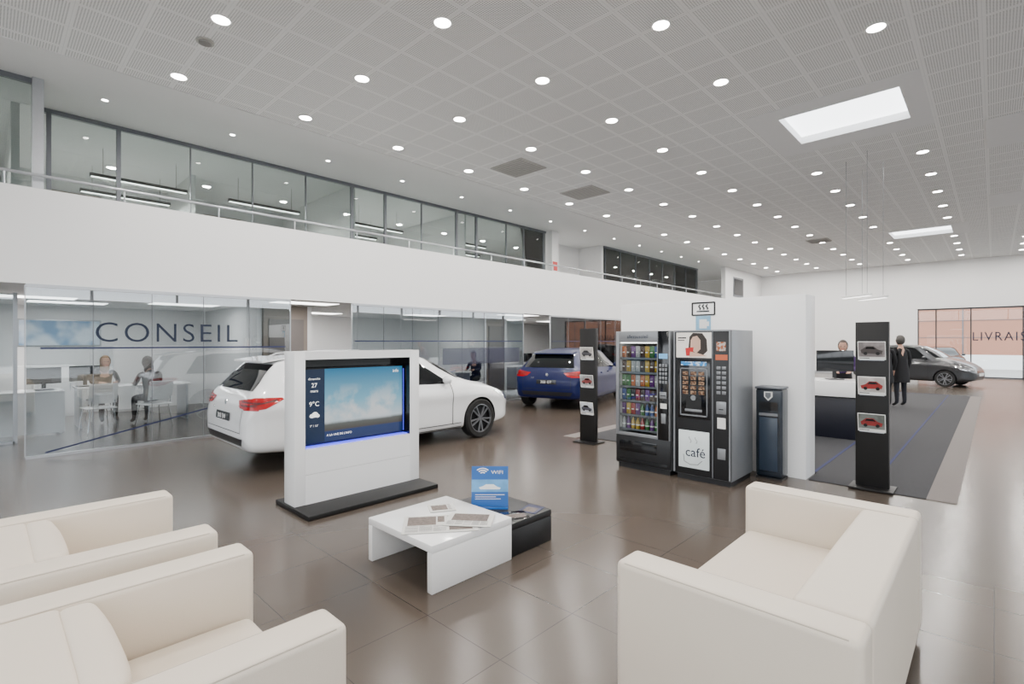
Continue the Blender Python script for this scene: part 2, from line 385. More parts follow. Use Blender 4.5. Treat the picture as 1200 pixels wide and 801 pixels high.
for (x, y, l) in [(-2.0, 12.1, .8), (-1.85, 12.9, .8)]:
    p = root('pendant_bar_lamp', 'slim white linear pendant lamp hanging on two wires', 'lamp', (x, y, 2.5), R(-45), group='pendant bar lamps')
    part('lamp_shade', MB().box(-l / 2, l / 2, -.03, .03, 0, .05, WHITE, .008), p)
    part('tube', MB().box(-l / 2 + .02, l / 2 - .02, -.022, .022, -.004, .0, LINEW), p)
    part('wire', MB().cyl((-.3, 0, .05), (-.3, 0, H - 2.5), .004, FRAME, seg=6), p)
    part('wire', MB().cyl((.3, 0, .05), (.3, 0, H - 2.5), .004, FRAME, seg=6), p)

# office lights (lower) and upper linear lights
od = bpy.data.lights.new('office_panel', 'AREA'); od.shape = 'RECTANGLE'; od.size = 1.2; od.size_y = .6; od.energy = 28; od.color = (1, .96, .92)
pan = MB().box(-.3, .3, -.6, .6, -.006, 0, LINEW).mesh('office_panel')
for (x, y) in [(-13.6, 1.2), (-12.6, 3), (-13.6, 6.4), (-12.4, 9.2), (-12.6, 13), (-12.6, 15.5), (-10.3, 4.6), (-12.5, -1.5), (-10.3, 11.05), (-12.4, .6)]:
    link('office_ceiling_panel', pan, None, (x, y, 2.4), label='flat rectangular lit office ceiling panel', cat='ceiling light', group='office ceiling panels')
    l = bpy.data.objects.new('lamp', od); COL.objects.link(l); l.location = (x, y, 2.385); l.rotation_euler = (0, 0, R(90))
bar = MB().box(-.05, .05, -.8, .8, 0, .06, DARK).box(-.04, .04, -.78, .78, -.006, 0, LINEW).mesh('bar')
wire = MB().cyl((0, -.6, .06), (0, -.6, H - 4.75), .004, DARK, seg=6).cyl((0, .6, .06), (0, .6, H - 4.75), .004, DARK, seg=6).mesh('wire')
od2 = bpy.data.lights.new('upper_bar', 'AREA'); od2.shape = 'RECTANGLE'; od2.size = 1.5; od2.size_y = .1; od2.energy = 95; od2.color = (1, .96, .9)
for (x, y) in [(-12.4, 2.2), (-13.8, 2.2), (-12.4, 4.6), (-12.4, 7.6), (-13.8, 7.6), (-12.4, 10.9), (-13.8, 11.9), (-12.6, 18), (-12.6, 21.5), (-12.4, 24), (-11.8, -1.2)]:
    o = link('office_bar_lamp', bar, None, (x, y, 4.75), label='slim linear office lamp hanging from wires', cat='lamp', group='upstairs linear lamps')
    link('wire', wire, o)
    l = bpy.data.objects.new('lamp', od2); COL.objects.link(l); l.location = (x, y, 4.73); l.rotation_euler = (0, 0, R(90))
fs = root('fire_alarm_panel', 'white wall panel with red fire sign beside the glazing', 'sign', (-10.69, 13.3, 3.9))
part('plate', MB().box(-.005, .01, -.12, .12, .1, .4, REDP, .004), fs); part('bracket', MB().box(-.01, -.004, -.14, .14, .05, .45, WHITE), fs)

# ------------------------------------------------------------------ seats
def rbox(x0, x1, y0, y1, z0, z1, bev=.028, puff=0):
    mb = MB(); mb.box(x0, x1, y0, y1, z0, z1, LEATH, bev, 5)
    if puff:
        bmesh.ops.subdivide_edges(mb.bm, edges=[e for e in mb.bm.edges if e.calc_length() > .15], cuts=7, use_grid_fill=True)
        for v in mb.bm.verts:
            fx = 1 - abs((v.co.x - (x0 + x1) / 2) / ((x1 - x0) / 2)) ** 3; fy = 1 - abs((v.co.y - (y0 + y1) / 2) / ((y1 - y0) / 2)) ** 3
            fz = 1 - abs((v.co.z - (z0 + z1) / 2) / ((z1 - z0) / 2)) ** 3
            if puff > 0 and v.co.z > (z0 + z1) / 2: v.co.z += puff * max(0, fx) * max(0, fy)
            if puff < 0 and v.co.y > (y0 + y1) / 2: v.co.y += -puff * max(0, fx) * max(0, fz)
    return mb
def seat(name, label, W, D, loc, rz, arm=.17, back=.22, hh=.68, group=None, cush=False):
    r = root(name, label, 'sofa' if W > 1.2 else 'armchair', loc, rz, group)
    w = W / 2
    part('armrest', rbox(-w, -w + arm, 0, D, .05, hh), r, ang=50)
    part('armrest', rbox(w - arm, w, 0, D, .05, hh), r, ang=50)
    part('backrest', rbox(-w + arm - .005, w - arm + .005, 0, back, .05, hh - .002), r, ang=50)
    part('base', rbox(-w + arm, w - arm, back, D - .03, .05, .27), r, ang=50)
    part('seat_cushion', rbox(-w + arm + .004, w - arm - .004, back, D - .02, .272, .41, .035, .022), r, ang=50)
    if cush: part('back_cushion', rbox(-w + arm + .01, w - arm - .01, back - .02, back + .09, .42, hh + .0, .035, -.035), r, ang=50)
    for sx in (-1, 1):
        for xo in (w - .009, w - arm + .009):
            part('piping', MB().cyl((sx * xo, .04, hh - .008), (sx * xo, D - .04, hh - .008), .003, SEAM, seg=6), r)
    for sx in (-1, 1):
        for y in (.07, D - .07):
            part('foot', MB().cyl((sx * (w - .08), y, 0), (sx * (w - .08), y, .055), .022, ALU, seg=12), r)
    return r
seat('sofa', 'cream leather two-seat sofa with boxy arms facing the coffee tables', 1.70, .875, (-.286, 2.70, 0), R(90), back=.25)
seat('armchair', 'cream leather boxy armchair standing beside a matching armchair', 1.02, .86, (-3.255, -.06, 0), 0, group='cream leather armchairs', cush=True)
seat('armchair', 'cream leather boxy armchair nearer to the white coffee table', 1.0, .86, (-2.03, -.03, 0), 0, group='cream leather armchairs', cush=True)

# ------------------------------------------------------------------ coffee tables
t = root('coffee_table', 'white lacquered square coffee table with panel legs', 'coffee table', (-2.95, 2.325, 0))
part('tabletop', MB().box(-.38, .38, -.365, .365, .26, .31, GLOSSW, .004), t)
part('leg', MB().box(-.38, -.33, -.365, .365, 0, .259, GLOSSW, .004), t); part('leg', MB().box(.33, .38, -.365, .365, 0, .259, GLOSSW, .004), t)
t = root('coffee_table', 'black low side block table tucked beside the white one', 'coffee table', (-2.95, 2.94, 0))
part('tabletop', MB().box(-.36, .36, -.24, .235, .20, .25, DARK, .004), t)
part('side_panel', MB().box(-.36, -.31, -.24, .235, 0, .199, DARK, .004), t); part('side_panel', MB().box(.31, .36, -.24, .235, 0, .199, DARK, .004), t)
part('base_panel', MB().box(-.31, .31, .185, .235, 0, .199, DARK, .004), t)
# newspapers
INK = mat('newsprint_ink', (.03, .03, .035), .7, noise=.1)
PHOTO = mat('newspaper_photo', (.13, .10, .085), .6, noise=.9, nscale=60)
GREYINK = mat('grey_text_block', (.22, .22, .22), .7, noise=.3, nscale=200)
def paper(name, label, loc, rz, w=.30, h=.42, seed=0, head=None, cover=None, photos=()):
    rnd = random.Random(seed); r = root(name, label, 'newspaper' if not cover else 'magazine', loc, rz)
    pg = MB().box(-w / 2, w / 2, -h / 2, h / 2, 0, .004, cover or NEWSP, .001)
    if not cover:
        pg.box(-w / 2 + .008, w / 2 - .004, -h / 2 - .004, h / 2 - .006, .004, .007, NEWSP, .001).box(-w / 2, -w / 2 + .01, -h / 2, h / 2, 0, .0075, NEWSP, .003)
    part('pages', pg, r)
    mb = MB(); z = .0074 if not cover else .0045; nc = 5 if not cover else 1
    cw = (w - .04) / nc
    def hitp(x0, x1, y0, y1): return any(x0 < b and x1 > a and y0 < d_ and y1 > c_ for (a, b, c_, d_) in photos)
    for (a, b, c_, d_) in photos: mb.poly([(a, c_, z), (b, c_, z), (b, d_, z), (a, d_, z)], PHOTO)
    if not cover:
        for c in range(nc):
            x0 = -w / 2 + .02 + c * cw; yy = h / 2 - (.06 if head else .02)
            while yy > -h / 2 + .02:
                if rnd.random() > .08 and not hitp(x0, x0 + cw - .008, yy - .004, yy + .002):
                    x1 = x0 + (cw - .008) * (1 if rnd.random() > .15 else rnd.uniform(.4, .9))
                    mb.poly([(x0, yy, z), (x1, yy, z), (x1, yy - .0045, z), (x0, yy - .0045, z)], GREYINK)
                yy -= .009
    part('print', mb, r)
    if head: text('headline', head, .045, INK, T(0, h / 2 - .035, z + .0004), r, ext=.0001)
    return r
paper('newspaper', 'open newspaper with photo and columns on the white table', (-2.84, 2.24, .311), R(52), .52, .34, 1, photos=[(-.23, -.03, -.03, .14), (.06, .22, -.14, -.02), (-.02, .03, .02, .14)])
paper('newspaper', 'folded newspaper lying on the white coffee table', (-2.73, 2.42, .319), R(38), .34, .26, 12, photos=[(-.13, .13, -.03, .11)])
paper('newspaper', 'small folded newspaper lying on the white coffee table', (-3.10, 2.46, .311), R(60), .20, .17, 3, photos=[(-.08, .04, -.06, .05)])
paper('magazine', 'dark covered magazine on the black coffee table', (-2.70, 2.86, .251), R(60), .20, .17, 4, cover=DARKG, photos=[(-.08, .08, -.06, .02)])
paper('magazine', 'blue covered magazine on the black coffee table', (-2.70, 3.06, .251), R(15), .15, .19, 5, cover=NAVY, photos=[(-.05, .05, -.07, .03)])
s = root('tabletop_sign', 'blue printed tabletop sign with wifi symbol and car', 'sign', (-2.98, 2.86, .25), R(44))
TILT = Matrix.Rotation(R(-8), 4, 'X') @ Matrix.Diagonal((1, 1, .82, 1))
part('panel', MB().box(-.15, .15, -.003, .003, .01, .40, BLUEP, M=TILT), s)
part('stand', MB().box(-.15, .15, -.01, .09, 0, .008, VGLASS).box(-.15, .15, -.05, -.01, 0, .008, BLUEP), s)
g = MB()
for k in range(3):
    r0 = .02 + k * .02
    for a in range(8):
        a0, a1 = R(45 + a * 90 / 8), R(45 + (a + 1) * 90 / 8)
        g.prism([(-.06 + r0 * math.cos(a0), -.0045, .315 + r0 * math.sin(a0)), (-.06 + r0 * math.cos(a1), -.0045, .315 + r0 * math.sin(a1)), (-.06 + (r0 + .01) * math.cos(a1), -.0045, .315 + (r0 + .01) * math.sin(a1)), (-.06 + (r0 + .01) * math.cos(a0), -.0045, .315 + (r0 + .01) * math.sin(a0))], (0, -.001, 0), WHITE)
LB = mat('light_blue_print', (.12, .34, .62), .4, noise=.4, nscale=12)
g.box(-.15, .15, -.0042, -.0035, .15, .27, LB)
g.prism([(-.08, -.0045, .175), (.08, -.0045, .175), (.09, -.0045, .19), (.06, -.0045, .20), (.03, -.0045, .225), (-.03, -.0045, .225), (-.06, -.0045, .205), (-.09, -.0045, .195)], (0, -.001, 0), WHITE)
g.box(-.12, .12, -.0055, -.0045, .12, .126, WHITE).box(-.12, .05, -.0055, -.0045, .10, .105, WHITE).box(-.12, .09, -.0055, -.0045, .08, .085, WHITE)
for v in g.bm.verts: v.co = TILT @ v.co
part('print', g, s)
text('caption', 'WIFI', .05, WHITE, TILT @ T(.06, -.005, .34) @ MY, s)

# ------------------------------------------------------------------ display stand with screen
d = root('screen_display_stand', 'white freestanding media unit with recessed lit screen on dark base plate', 'display', (-4.78, 2.73, 0))
part('base_plate', MB().box(-.36, .37, -.73, .72, 0, .045, ANTH, .006), d)
hs = MB(); y0, y1, xf, xb = -.71, .71, .03, -.2
hs.box(xb, xf, y0, -.605, .045, 1.51, GLOSSW, .003).box(xb, xf, .59, y1, .045, 1.51, GLOSSW, .003).box(xb, xf, -.605, .59, 1.43, 1.51, GLOSSW).box(xb, xf, -.605, .59, .33, .57, GLOSSW).box(xb, xf, -.605, .59, .045, .327, GLOSSW).box(xb, xb + .02, -.605, .59, .2, 1.43, GLOSSW)
part('housing', hs, d)
part('recess_lining', MB().box(xb + .02, xb + .025, -.605, .59, .57, 1.43, DARKG).box(xb + .025, xf - .01, -.605, -.60, .57, 1.43, DARKG).box(xb + .025, xf - .01, .585, .59, .57, 1.43, DARKG).box(xb + .025, xf - .01, -.60, .585, 1.425, 1.43, DARKG), d, label='dark lining of the screen recess')
GLOWB = mat('blue_led', (.1, .1, .9), .4, emis=(.08, .10, 1), es=1.6)
part('led_strip', MB().box(-.10, -.02, -.59, .585, .572, .577, GLOWB).box(-.10, -.09, .578, .582, .60, 1.30, GLOWB), d, label='glowing blue LED strip')
def screen_mat():
    m = bpy.data.materials.new('screen_picture'); m.use_nodes = True; nt = m.node_tree; L = nt.links.new; b = nt.nodes['Principled BSDF']
    tc = nt.nodes.new('ShaderNodeTexCoord'); sp = nt.nodes.new('ShaderNodeSeparateXYZ'); L(tc.outputs['Object'], sp.inputs[0])
    mr = nt.nodes.new('ShaderNodeMapRange'); mr.inputs[1].default_value = .60; mr.inputs[2].default_value = 1.33; L(sp.outputs[2], mr.inputs[0])
    cr = nt.nodes.new('ShaderNodeValToRGB'); e = cr.color_ramp.elements
    e[0].position = 0; e[0].color = (.01, .03, .13, 1); e[1].position = 1; e[1].color = (.015, .20, .40, 1)
    for p_, c_ in [(.13, (.015, .04, .16, 1)), (.15, (.08, .07, .06, 1)), (.23, (.12, .13, .12, 1)), (.27, (.62, .74, .80, 1)), (.55, (.22, .54, .72, 1))]:
        x = e.new(p_); x.color = c_
    L(mr.outputs[0], cr.inputs[0])
    n = nt.nodes.new('ShaderNodeTexNoise'); n.inputs['Scale'].default_value = 4.2; n.inputs['Detail'].default_value = 7; L(tc.outputs['Object'], n.inputs['Vector'])
    cm = nt.nodes.new('ShaderNodeValToRGB'); cm.color_ramp.elements[0].position = .47; cm.color_ramp.elements[1].position = .60; L(n.outputs['Fac'], cm.inputs[0])
    k = nt.nodes.new('ShaderNodeMapRange'); k.inputs[1].default_value = 1.18; k.inputs[2].default_value = .92; L(sp.outputs[2], k.inputs[0])
    k2 = nt.nodes.new('ShaderNodeMapRange'); k2.inputs[1].default_value = .76; k2.inputs[2].default_value = .82; L(sp.outputs[2], k2.inputs[0])
    mu = nt.nodes.new('ShaderNodeMath'); mu.operation = 'MULTIPLY'; L(cm.outputs[0], mu.inputs[0]); L(k.outputs[0], mu.inputs[1])
    mu2 = nt.nodes.new('ShaderNodeMath'); mu2.operation = 'MULTIPLY'; L(mu.outputs[0], mu2.inputs[0]); L(k2.outputs[0], mu2.inputs[1])
    mx = nt.nodes.new('ShaderNodeMix'); mx.data_type = 'RGBA'; L(mu2.outputs[0], mx.inputs[0]); L(cr.outputs[0], mx.inputs[6]); mx.inputs[7].default_value = (.80, .84, .86, 1)
    b.inputs['Base Color'].default_value = (.005, .005, .005, 1); b.inputs['Roughness'].default_value = .2
    L(mx.outputs[2], b.inputs['Emission Color']); b.inputs['Emission Strength'].default_value = .9
    return m
part('bezel', MB().box(-.12, -.082, -.59, .57, .585, 1.345, DARKG, .004), d)
part('screen', MB().box(-.082, -.080, -.36, .555, .60, 1.33, screen_mat()), d, label='screen showing clouds against a blue sky')
PANB = mat('info_panel_blue', (.005, .01, .03), .2, emis=(.005, .03, .08), es=.4); WEM = mat('screen_text', (1, 1, 1), .5, emis=(1, 1, 1), es=.7)
part('info_panel', MB().box(-.082, -.080, -.575, -.36, .60, 1.33, PANB), d, label='dark blue weather panel')
for (s_, sz, z) in [('dimanche', .032, 1.235), ('27', .06, 1.17), ('mars', .04, 1.115), ('9\u00b0C', .065, .985), ('7\u00b0 / 12\u00b0', .028, .77)]:
    text('screen_text', s_, sz, WEM, T(-.079, -.468, z) @ MX, d, ext=.0003)
part('weather_icon', MB().sph((-.08, -.49, .87), (.002, .025, .02), WEM).sph((-.08, -.46, .88), (.002, .032, .027), WEM).sph((-.08, -.435, .867), (.002, .022, .017), WEM), d)
text('screen_text', 'A LA UNE DE L\'INFO', .03, WEM, T(-.079, -.34, .66) @ MX, d, ext=.0003, align='LEFT')
text('screen_text', 'info', .05, WEM, T(-.079, .47, 1.28) @ MX, d, ext=.0003)

# ------------------------------------------------------------------ partition and machines
r = root('partition_wall', 'freestanding thick white partition behind the vending machines', 'partition', (-4.04, 6.6, 0))
part('panel', MB().box(0, 2.46, 0, .4, 0, 2.16, PARTW, .003), r)
ic = root('cafe_sign', 'black outlined steaming cup pictogram above small light blue picture', 'sign', (-2.79, 6.598, 2.03))
g = MB()
for a in (-1, 1):
    g.box(a * .15 - .01, a * .15 + .01, -.004, 0, -.075, .095, DARK)
g.box(-.15, .15, -.004, 0, .08, .10, DARK).box(-.15, .15, -.004, 0, -.08, -.062, DARK).box(-.09, .08, -.004, 0, -.03, -.015, DARK)
for x in (-.05, 0, .05):
    g.tube([(x + .012 * math.sin(k * 1.2), -.003, -.0 + k * .011) for k in range(7)], .008, DARK, 6)
part('pictogram', g, ic)
lbm = mat('sign_light_blue', (.25, .50, .72), .4, noise=.2, nscale=12)
part('picture', MB().box(-.10, .10, -.006, 0, -.27, -.085, lbm).box(-.05, .05, -.008, -.006, -.25, -.13, WHITE).box(.05, .08, -.008, -.006, -.22, -.16, WHITE), ic, label='light blue picture of a white cup')

MS = mat('machine_silver', (.26, .27, .285), .35, metal=.4, noise=.05)
v = root('snack_vending_machine', 'black and silver snack vending machine with lit glass front', 'vending machine', (-3.53, 5.65, 0))
mb = MB(); w, dp, hh = .745, .68, 1.735
mb.box(0, .02, .02, dp, .06, hh, DARK).box(w - .02, w, .02, dp, .06, hh, MS).box(.02, w - .02, dp - .02, dp, .06, hh, BEIGE).box(.02, w - .02, .02, dp - .02, hh - .03, hh, DARK).box(.02, w - .02, .02, dp - .02, .40, .43, DARK).box(.58, .60, .03, dp - .02, .43, hh - .03, WHITE).box(.02, .03, .03, dp - .02, .43, hh - .03, WHITE)
part('cabinet', mb, v)
part('lower_door', MB().box(0, w, 0, .02, .07, .42, DARK, .004).box(.04, w - .04, -.004, 0, .1, .13, DARKG).box(.05, .57, -.006, 0, .22, .36, DARKG, .002), v)
part('kick_plate', MB().box(.02, w - .02, .03, dp - .02, 0, .06, DARK), v)
part('door_frame', MB().box(0, .045, -.01, .02, .42, hh, MS, .004).box(.045, .575, -.01, .02, 1.60, hh, MS, .003).box(.045, .575, -.01, .02, .42, .46, MS, .003).box(.575, .585, -.01, .02, .42, hh, MS).box(w - .02, w, -.01, .02, .42, hh, MS, .004), v)
part('window', MB().box(.045, .575, .0, .006, .46, 1.60, VGLASS), v)
part('control_panel', MB().box(.585, w - .02, -.008, .02, .42, hh, DARKG, .003), v)
part('display', MB().box(.60, .71, -.011, -.008, 1.40, 1.46, mat('lcd_blue', (.1, .3, .5), .3, emis=(.2, .5, .9), es=.6)), v)
kp = MB()
for i in range(3):
    for j in range(5): kp.box(.605 + i * .037, .632 + i * .037, -.014, -.008, 1.10 + j * .05, 1.135 + j * .05, MS, .003)
part('keypad', kp, v)
part('payment_slot', MB().box(.61, .70, -.016, -.008, .92, 1.0, MS, .004).box(.62, .69, -.018, -.016, .95, .96, DARK), v)
part('change_tray', MB().box(.63, .69, -.014, -.008, .62, .74, MS, .004), v); part('notice', MB().box(.62, .70, -.012, -.008, .80, .86, PAPER), v)
text('lettering', 'allezausoleil', .062, SLATE, T(.31, -.011, 1.665) @ MY, v)
zsh = [.50, .68, .86, 1.04, 1.22, 1.40]
for z in zsh: part('shelf', MB().box(.03, .58, .05, .6, z - .012, z, DARK).box(.03, .58, .045, .05, z - .02, z + .005, FRAME), v)
part('light_strip', MB().box(.05, .56, .03, .04, 1.585, 1.595, LINEW), v)
colr = [('red', (.28, .01, .01)), ('yellow', (.42, .26, .01)), ('blue', (.01, .05, .22)), ('green', (.03, .15, .03)), ('orange', (.42, .10, .01)), ('white', (.4, .4, .4)), ('purple', (.11, .02, .16)), ('brown', (.05, .02, .01)), ('black', (.015, .015, .015))]
def bag(m):
    mb = MB(); mb.box(-.030, .030, -.012, .012, 0, .145, m, .008, 2)
    for vv in mb.bm.verts:
        f = max(0, 1 - abs((vv.co.z - .072) / .072) ** 2); vv.co.y *= .25 + 1.3 * f
    mb.box(-.016, .016, -.0195, -.018, .060, .075, PAPER)
    return mb.mesh('bag')
def bottle(m):
    return MB().lathe([(0, 0), (.024, 0), (.026, .01), (.026, .09), (.012, .12), (.011, .145), (0, .145)], m, seg=14).lathe([(.0265, .045), (.0265, .06)], PAPER, seg=14).cyl((0, 0, .142), (0, 0, .153), .013, DARK, seg=12).mesh('bottle')
bags = [(n, bag(mat('wrap_' + n, c, .3, coat=.3, noise=.7, nscale=45))) for n, c in colr]
bots = [(n, bottle(mat('drink_' + n, c, .2, coat=.3, noise=.3))) for n, c in colr]
for si, z in enumerate(zsh):
    for k in range(8):
        isb = si < 1 or (si == 1 and k > 3)
        n, me = random.choice(bots if isb else bags)
        kind = 'drink_bottle' if isb else 'snack_packet'
        link(kind, me, None, (-3.53 + .068 + k * .0655, 5.65 + .085, z + .001), random.uniform(-.1, .1), label=('%s drink bottle' if isb else '%s snack packet') % n + ' on a vending machine shelf', cat='drink' if isb else 'snack', group='items in the vending machine')

c = root('coffee_vending_machine', 'black and silver hot drinks machine with frosted cafe panel', 'coffee machine', (-2.735, 5.65, 0))
w = .655
part('cabinet', MB().box(0, w, .02, dp, .06, hh, MS, .004), c); part('kick_plate', MB().box(.02, w - .02, .04, dp - .02, 0, .06, DARK), c)
part('door', MB().box(0, w, -.01, .02, .07, hh, DARK, .008), c)
part('door_trim', MB().box(0, .016, -.022, -.01, .08, hh, MS).box(w - .016, w, -.022, -.01, .08, hh, MS).box(.455, .462, -.02, -.01, .08, hh, MS).box(.016, w - .016, -.022, -.01, hh - .016, hh, MS), c)
def poster_mat(name, c1, c2, sc, em=.3):
    m = bpy.data.materials.new(name); m.use_nodes = True; nt = m.node_tree; b = nt.nodes['Principled BSDF']
    tc = nt.nodes.new('ShaderNodeTexCoord'); n = nt.nodes.new('ShaderNodeTexNoise'); n.inputs['Scale'].default_value = sc; n.inputs['Detail'].default_value = 2
    nt.links.new(tc.outputs['Object'], n.inputs['Vector']); cr = nt.nodes.new('ShaderNodeValToRGB')
    cr.color_ramp.elements[0].position = .42; cr.color_ramp.elements[0].color = (*c1, 1); cr.color_ramp.elements[1].position = .58; cr.color_ramp.elements[1].color = (*c2, 1)
    nt.links.new(n.outputs['Fac'], cr.inputs[0]); nt.links.new(cr.outputs[0], b.inputs['Base Color']); nt.links.new(cr.outputs[0], b.inputs['Emission Color'])
    b.inputs['Emission Strength'].default_value = em; b.inputs['Roughness'].default_value = .25
    return m
PW = mat('poster_white', (.8, .76, .70), .3, emis=(.8, .76, .70), es=.3)
pp = MB().box(.03, .445, -.014, -.01, 1.42, 1.71, PW)
FACE = mat('printed_skin', (.70, .45, .34), .4, noise=.1); HAIRP = mat('printed_hair', (.03, .02, .015), .4, noise=.3)
pp.prism([(.17, -.0142, 1.46), (.19, -.0142, 1.66), (.23, -.0142, 1.705), (.34, -.0142, 1.70), (.39, -.0142, 1.63), (.40, -.0142, 1.50), (.34, -.0142, 1.44)], (0, -.0005, 0), HAIRP)
pp.prism([(.20, -.0150, 1.52), (.205, -.0150, 1.62), (.23, -.0150, 1.66), (.28, -.0150, 1.67), (.32, -.0150, 1.62), (.32, -.0150, 1.52), (.27, -.0150, 1.47)], (0, -.0005, 0), FACE)
pp.prism([(.15, -.0158, 1.44), (.14, -.0158, 1.53), (.24, -.0158, 1.54), (.23, -.0158, 1.44)], (0, -.0005, 0), REDP)
pp.prism([(.19, -.0166, 1.43), (.20, -.0166, 1.49), (.30, -.0166, 1.47), (.40, -.0166, 1.44)], (0, -.0005, 0), FACE)
pp.box(.05, .15, -.0152, -.0142, 1.64, 1.655, DARK).box(.05, .13, -.0152, -.0142, 1.615, 1.625, DARK)
part('poster', pp, c, label='poster of a person sipping from a red cup')
md = MB().box(.05, .43, -.016, -.01, .72, 1.40, DARKG, .004)
md.box(.09, .39, -.02, -.016, 1.33, 1.375, poster_mat('menu_blue', (.02, .2, .5), (.6, .7, .8), 30))
md.box(.08, .40, -.02, -.016, .75, .765, MS).box(.08, .40, -.02, -.016, 1.29, 1.30, MS).box(.08, .09, -.02, -.016, .75, 1.3, MS).box(.39, .40, -.02, -.016, .75, 1.3, MS)
part('selection_panel', md, c)
bt = MB()
for i in range(3):
    for j in range(5):
        bt.box(.11 + i * .095, .175 + i * .095, -.021, -.016, 1.0 + j * .055, 1.04 + j * .055, poster_mat('drink_pic_%d%d' % (i, j), (.08, .03, .012), (.32, .20, .12), 40, .05))
part('drink_button', bt, c)
part('cup_outlet', MB().box(.14, .34, -.03, -.016, .80, .83, MS, .004).box(.15, .33, -.019, -.016, .83, .96, mat('outlet_dark', (.005, .005, .005), .4, noise=.1)).cyl((.24, -.03, .96), (.24, -.02, .96), .03, MS), c)
FRST = mat('frosted_lit_panel', (.55, .60, .60), .3, emis=(.75, .82, .82), es=.3, noise=.25, nscale=5)
part('lit_panel', MB().box(.06, .42, -.018, -.01, .15, .58, FRST, .006), c, label='frosted lit panel reading cafe')
text('lettering', 'caf\u00e9', .15, SLATE, T(.26, -.0185, .33) @ MY, c)
g = MB()
g.tube([(.12, -.019, .30), (.13, -.019, .22), (.20, -.019, .19), (.29, -.019, .20), (.34, -.019, .25)], .004, MS, 6)
part('cup_graphic', g, c)
for x in (.20, .27): part('steam_graphic', MB().tube([(x + .014 * math.sin(k * 1.1), -.019, .44 + k * .014) for k in range(6)], .003, MS, 6), c)
part('display', MB().box(.49, .62, -.014, -.01, 1.40, 1.46, mat('lcd_red', (.3, .05, .02), .3, emis=(.9, .25, .1), es=.4)), c)
part('notice', MB().box(.50, .60, -.013, -.01, 1.5, 1.60, poster_mat('notice_print', (.4, .1, .03), (.6, .55, .5), 30, .0)), c)
kp = MB()
for i in range(2):
    for j in range(6): kp.box(.50 + i * .06, .545 + i * .06, -.016, -.01, 1.02 + j * .055, 1.055 + j * .055, MS, .003)
part('keypad', kp, c)
part('payment_slot', MB().box(.50, .61, -.022, -.01, .80, .94, MS, .006).box(.53, .58, -.024, -.022, .85, .86, DARK), c)
part('notice', MB().box(.51, .60, -.014, -.01, .64, .76, PAPER), c); part('change_tray', MB().box(.51, .60, -.013, -.01, .30, .42, MS, .004), c)

wc = root('water_cooler', 'slim dark blue-grey water dispenser column beside the coffee machine', 'water dispenser', (-1.905, 6.33, 0))
CB = mat('cooler_blue_grey', (.010, .016, .026), .25, coat=.3, noise=.05)
part('body', MB().box(-.145, .145, 0, .25, .02, 1.06, CB, .035, 4), wc)
part('front_panel', MB().box(-.10, .10, -.012, .0, .10, .72, mat('cooler_panel', (.03, .045, .07), .3, noise=.1), .005).box(-.10, .10, -.012, 0, .74, .77, MS), wc)
part('recess', MB().box(-.10, .10, -.006, .0, .80, .90, DARKG), wc)
part('emblem', MB().prism([(-.045, -.012, 1.02), (.045, -.012, 1.02), (.045, -.012, .96), (.0, -.012, .915), (-.045, -.012, .96)], (0, .012, 0), PAPER).prism([(-.03, -.0135, 1.01), (.03, -.0135, 1.01), (.03, -.0135, .965), (.0, -.0135, .935), (-.03, -.0135, .965)], (0, .001, 0), FRAME), wc, label='pale shield shaped emblem')
part('top_rim', MB().box(-.15, .15, -.012, .25, 1.05, 1.078, FRAME, .012, 3), wc); part('foot_plate', MB().box(-.14, .14, .01, .25, 0, .02, DARK), wc)

# ------------------------------------------------------------------ totems
def totem(loc, label, cards):
    t = root('brochure_totem', label, 'display stand', loc, 0, group='brochure totems')
    part('column', MB().box(-.15, .15, -.035, .035, .02, 1.81, ANTH, .004), t)
    part('base_plate', MB().box(-.20, .20, -.16, .16, 0, .02, ANTH, .003), t)
    for i, (z, cc, bgc, fl) in enumerate(cards):
        cd = MB().box(-.125, .125, -.042, -.037, z - .1, z + .1, PAPER, .002)
        m = mat('card_car', cc, .4, noise=.3, nscale=20); bgm = poster_mat('card_background', bgc, tuple(min(1, c_ * 1.6) for c_ in bgc), 9, 0)
        cd.box(-.118, .118, -.043, -.042, z - .068, z + .093, bgm).box(-.11, -.02, -.043, -.042, z - .085, z - .078, DARK)
        P = [(-.09, -.03), (.09, -.035), (.10, .0), (.055, .015), (.02, .05), (-.045, .05), (-.08, .02), (-.10, .005)]
        cd.prism([(fl * x, -.0435, z + y) for x, y in P], (0, -.001, 0), m)
        cd.prism([(fl * x, -.045, z + y) for x, y in [(-.06, .02), (.04, .018), (.015, .042), (-.04, .042)]], (0, -.0005, 0), DARKG)
        cd.cyl((-.055, -.046, z - .03), (-.055, -.0435, z - .03), .018, DARK, seg=12).cyl((.055, -.046, z - .03), (.055, -.0435, z - .03), .018, DARK, seg=12)
        tp = T(0, -.037, z - .1) @ Matrix.Rotation(R(9), 4, 'X') @ T(0, .037, -(z - .1))
        for vv in cd.bm.verts: vv.co = tp @ vv.co
        cd.box(-.11, .11, -.05, -.035, z - .108, z - .10, ALU)
        part('picture_card', cd, t, label='white card with a car picture')
    return t
totem((-.96, 6.70, .008), 'tall dark metal totem with white car picture cards beside carpet', [(1.50, (.06, .05, .05), (.20, .18, .18), 1), (1.12, (.30, .03, .03), (.45, .42, .40), -1), (.72, (.25, .03, .03), (.12, .13, .12), 1)])
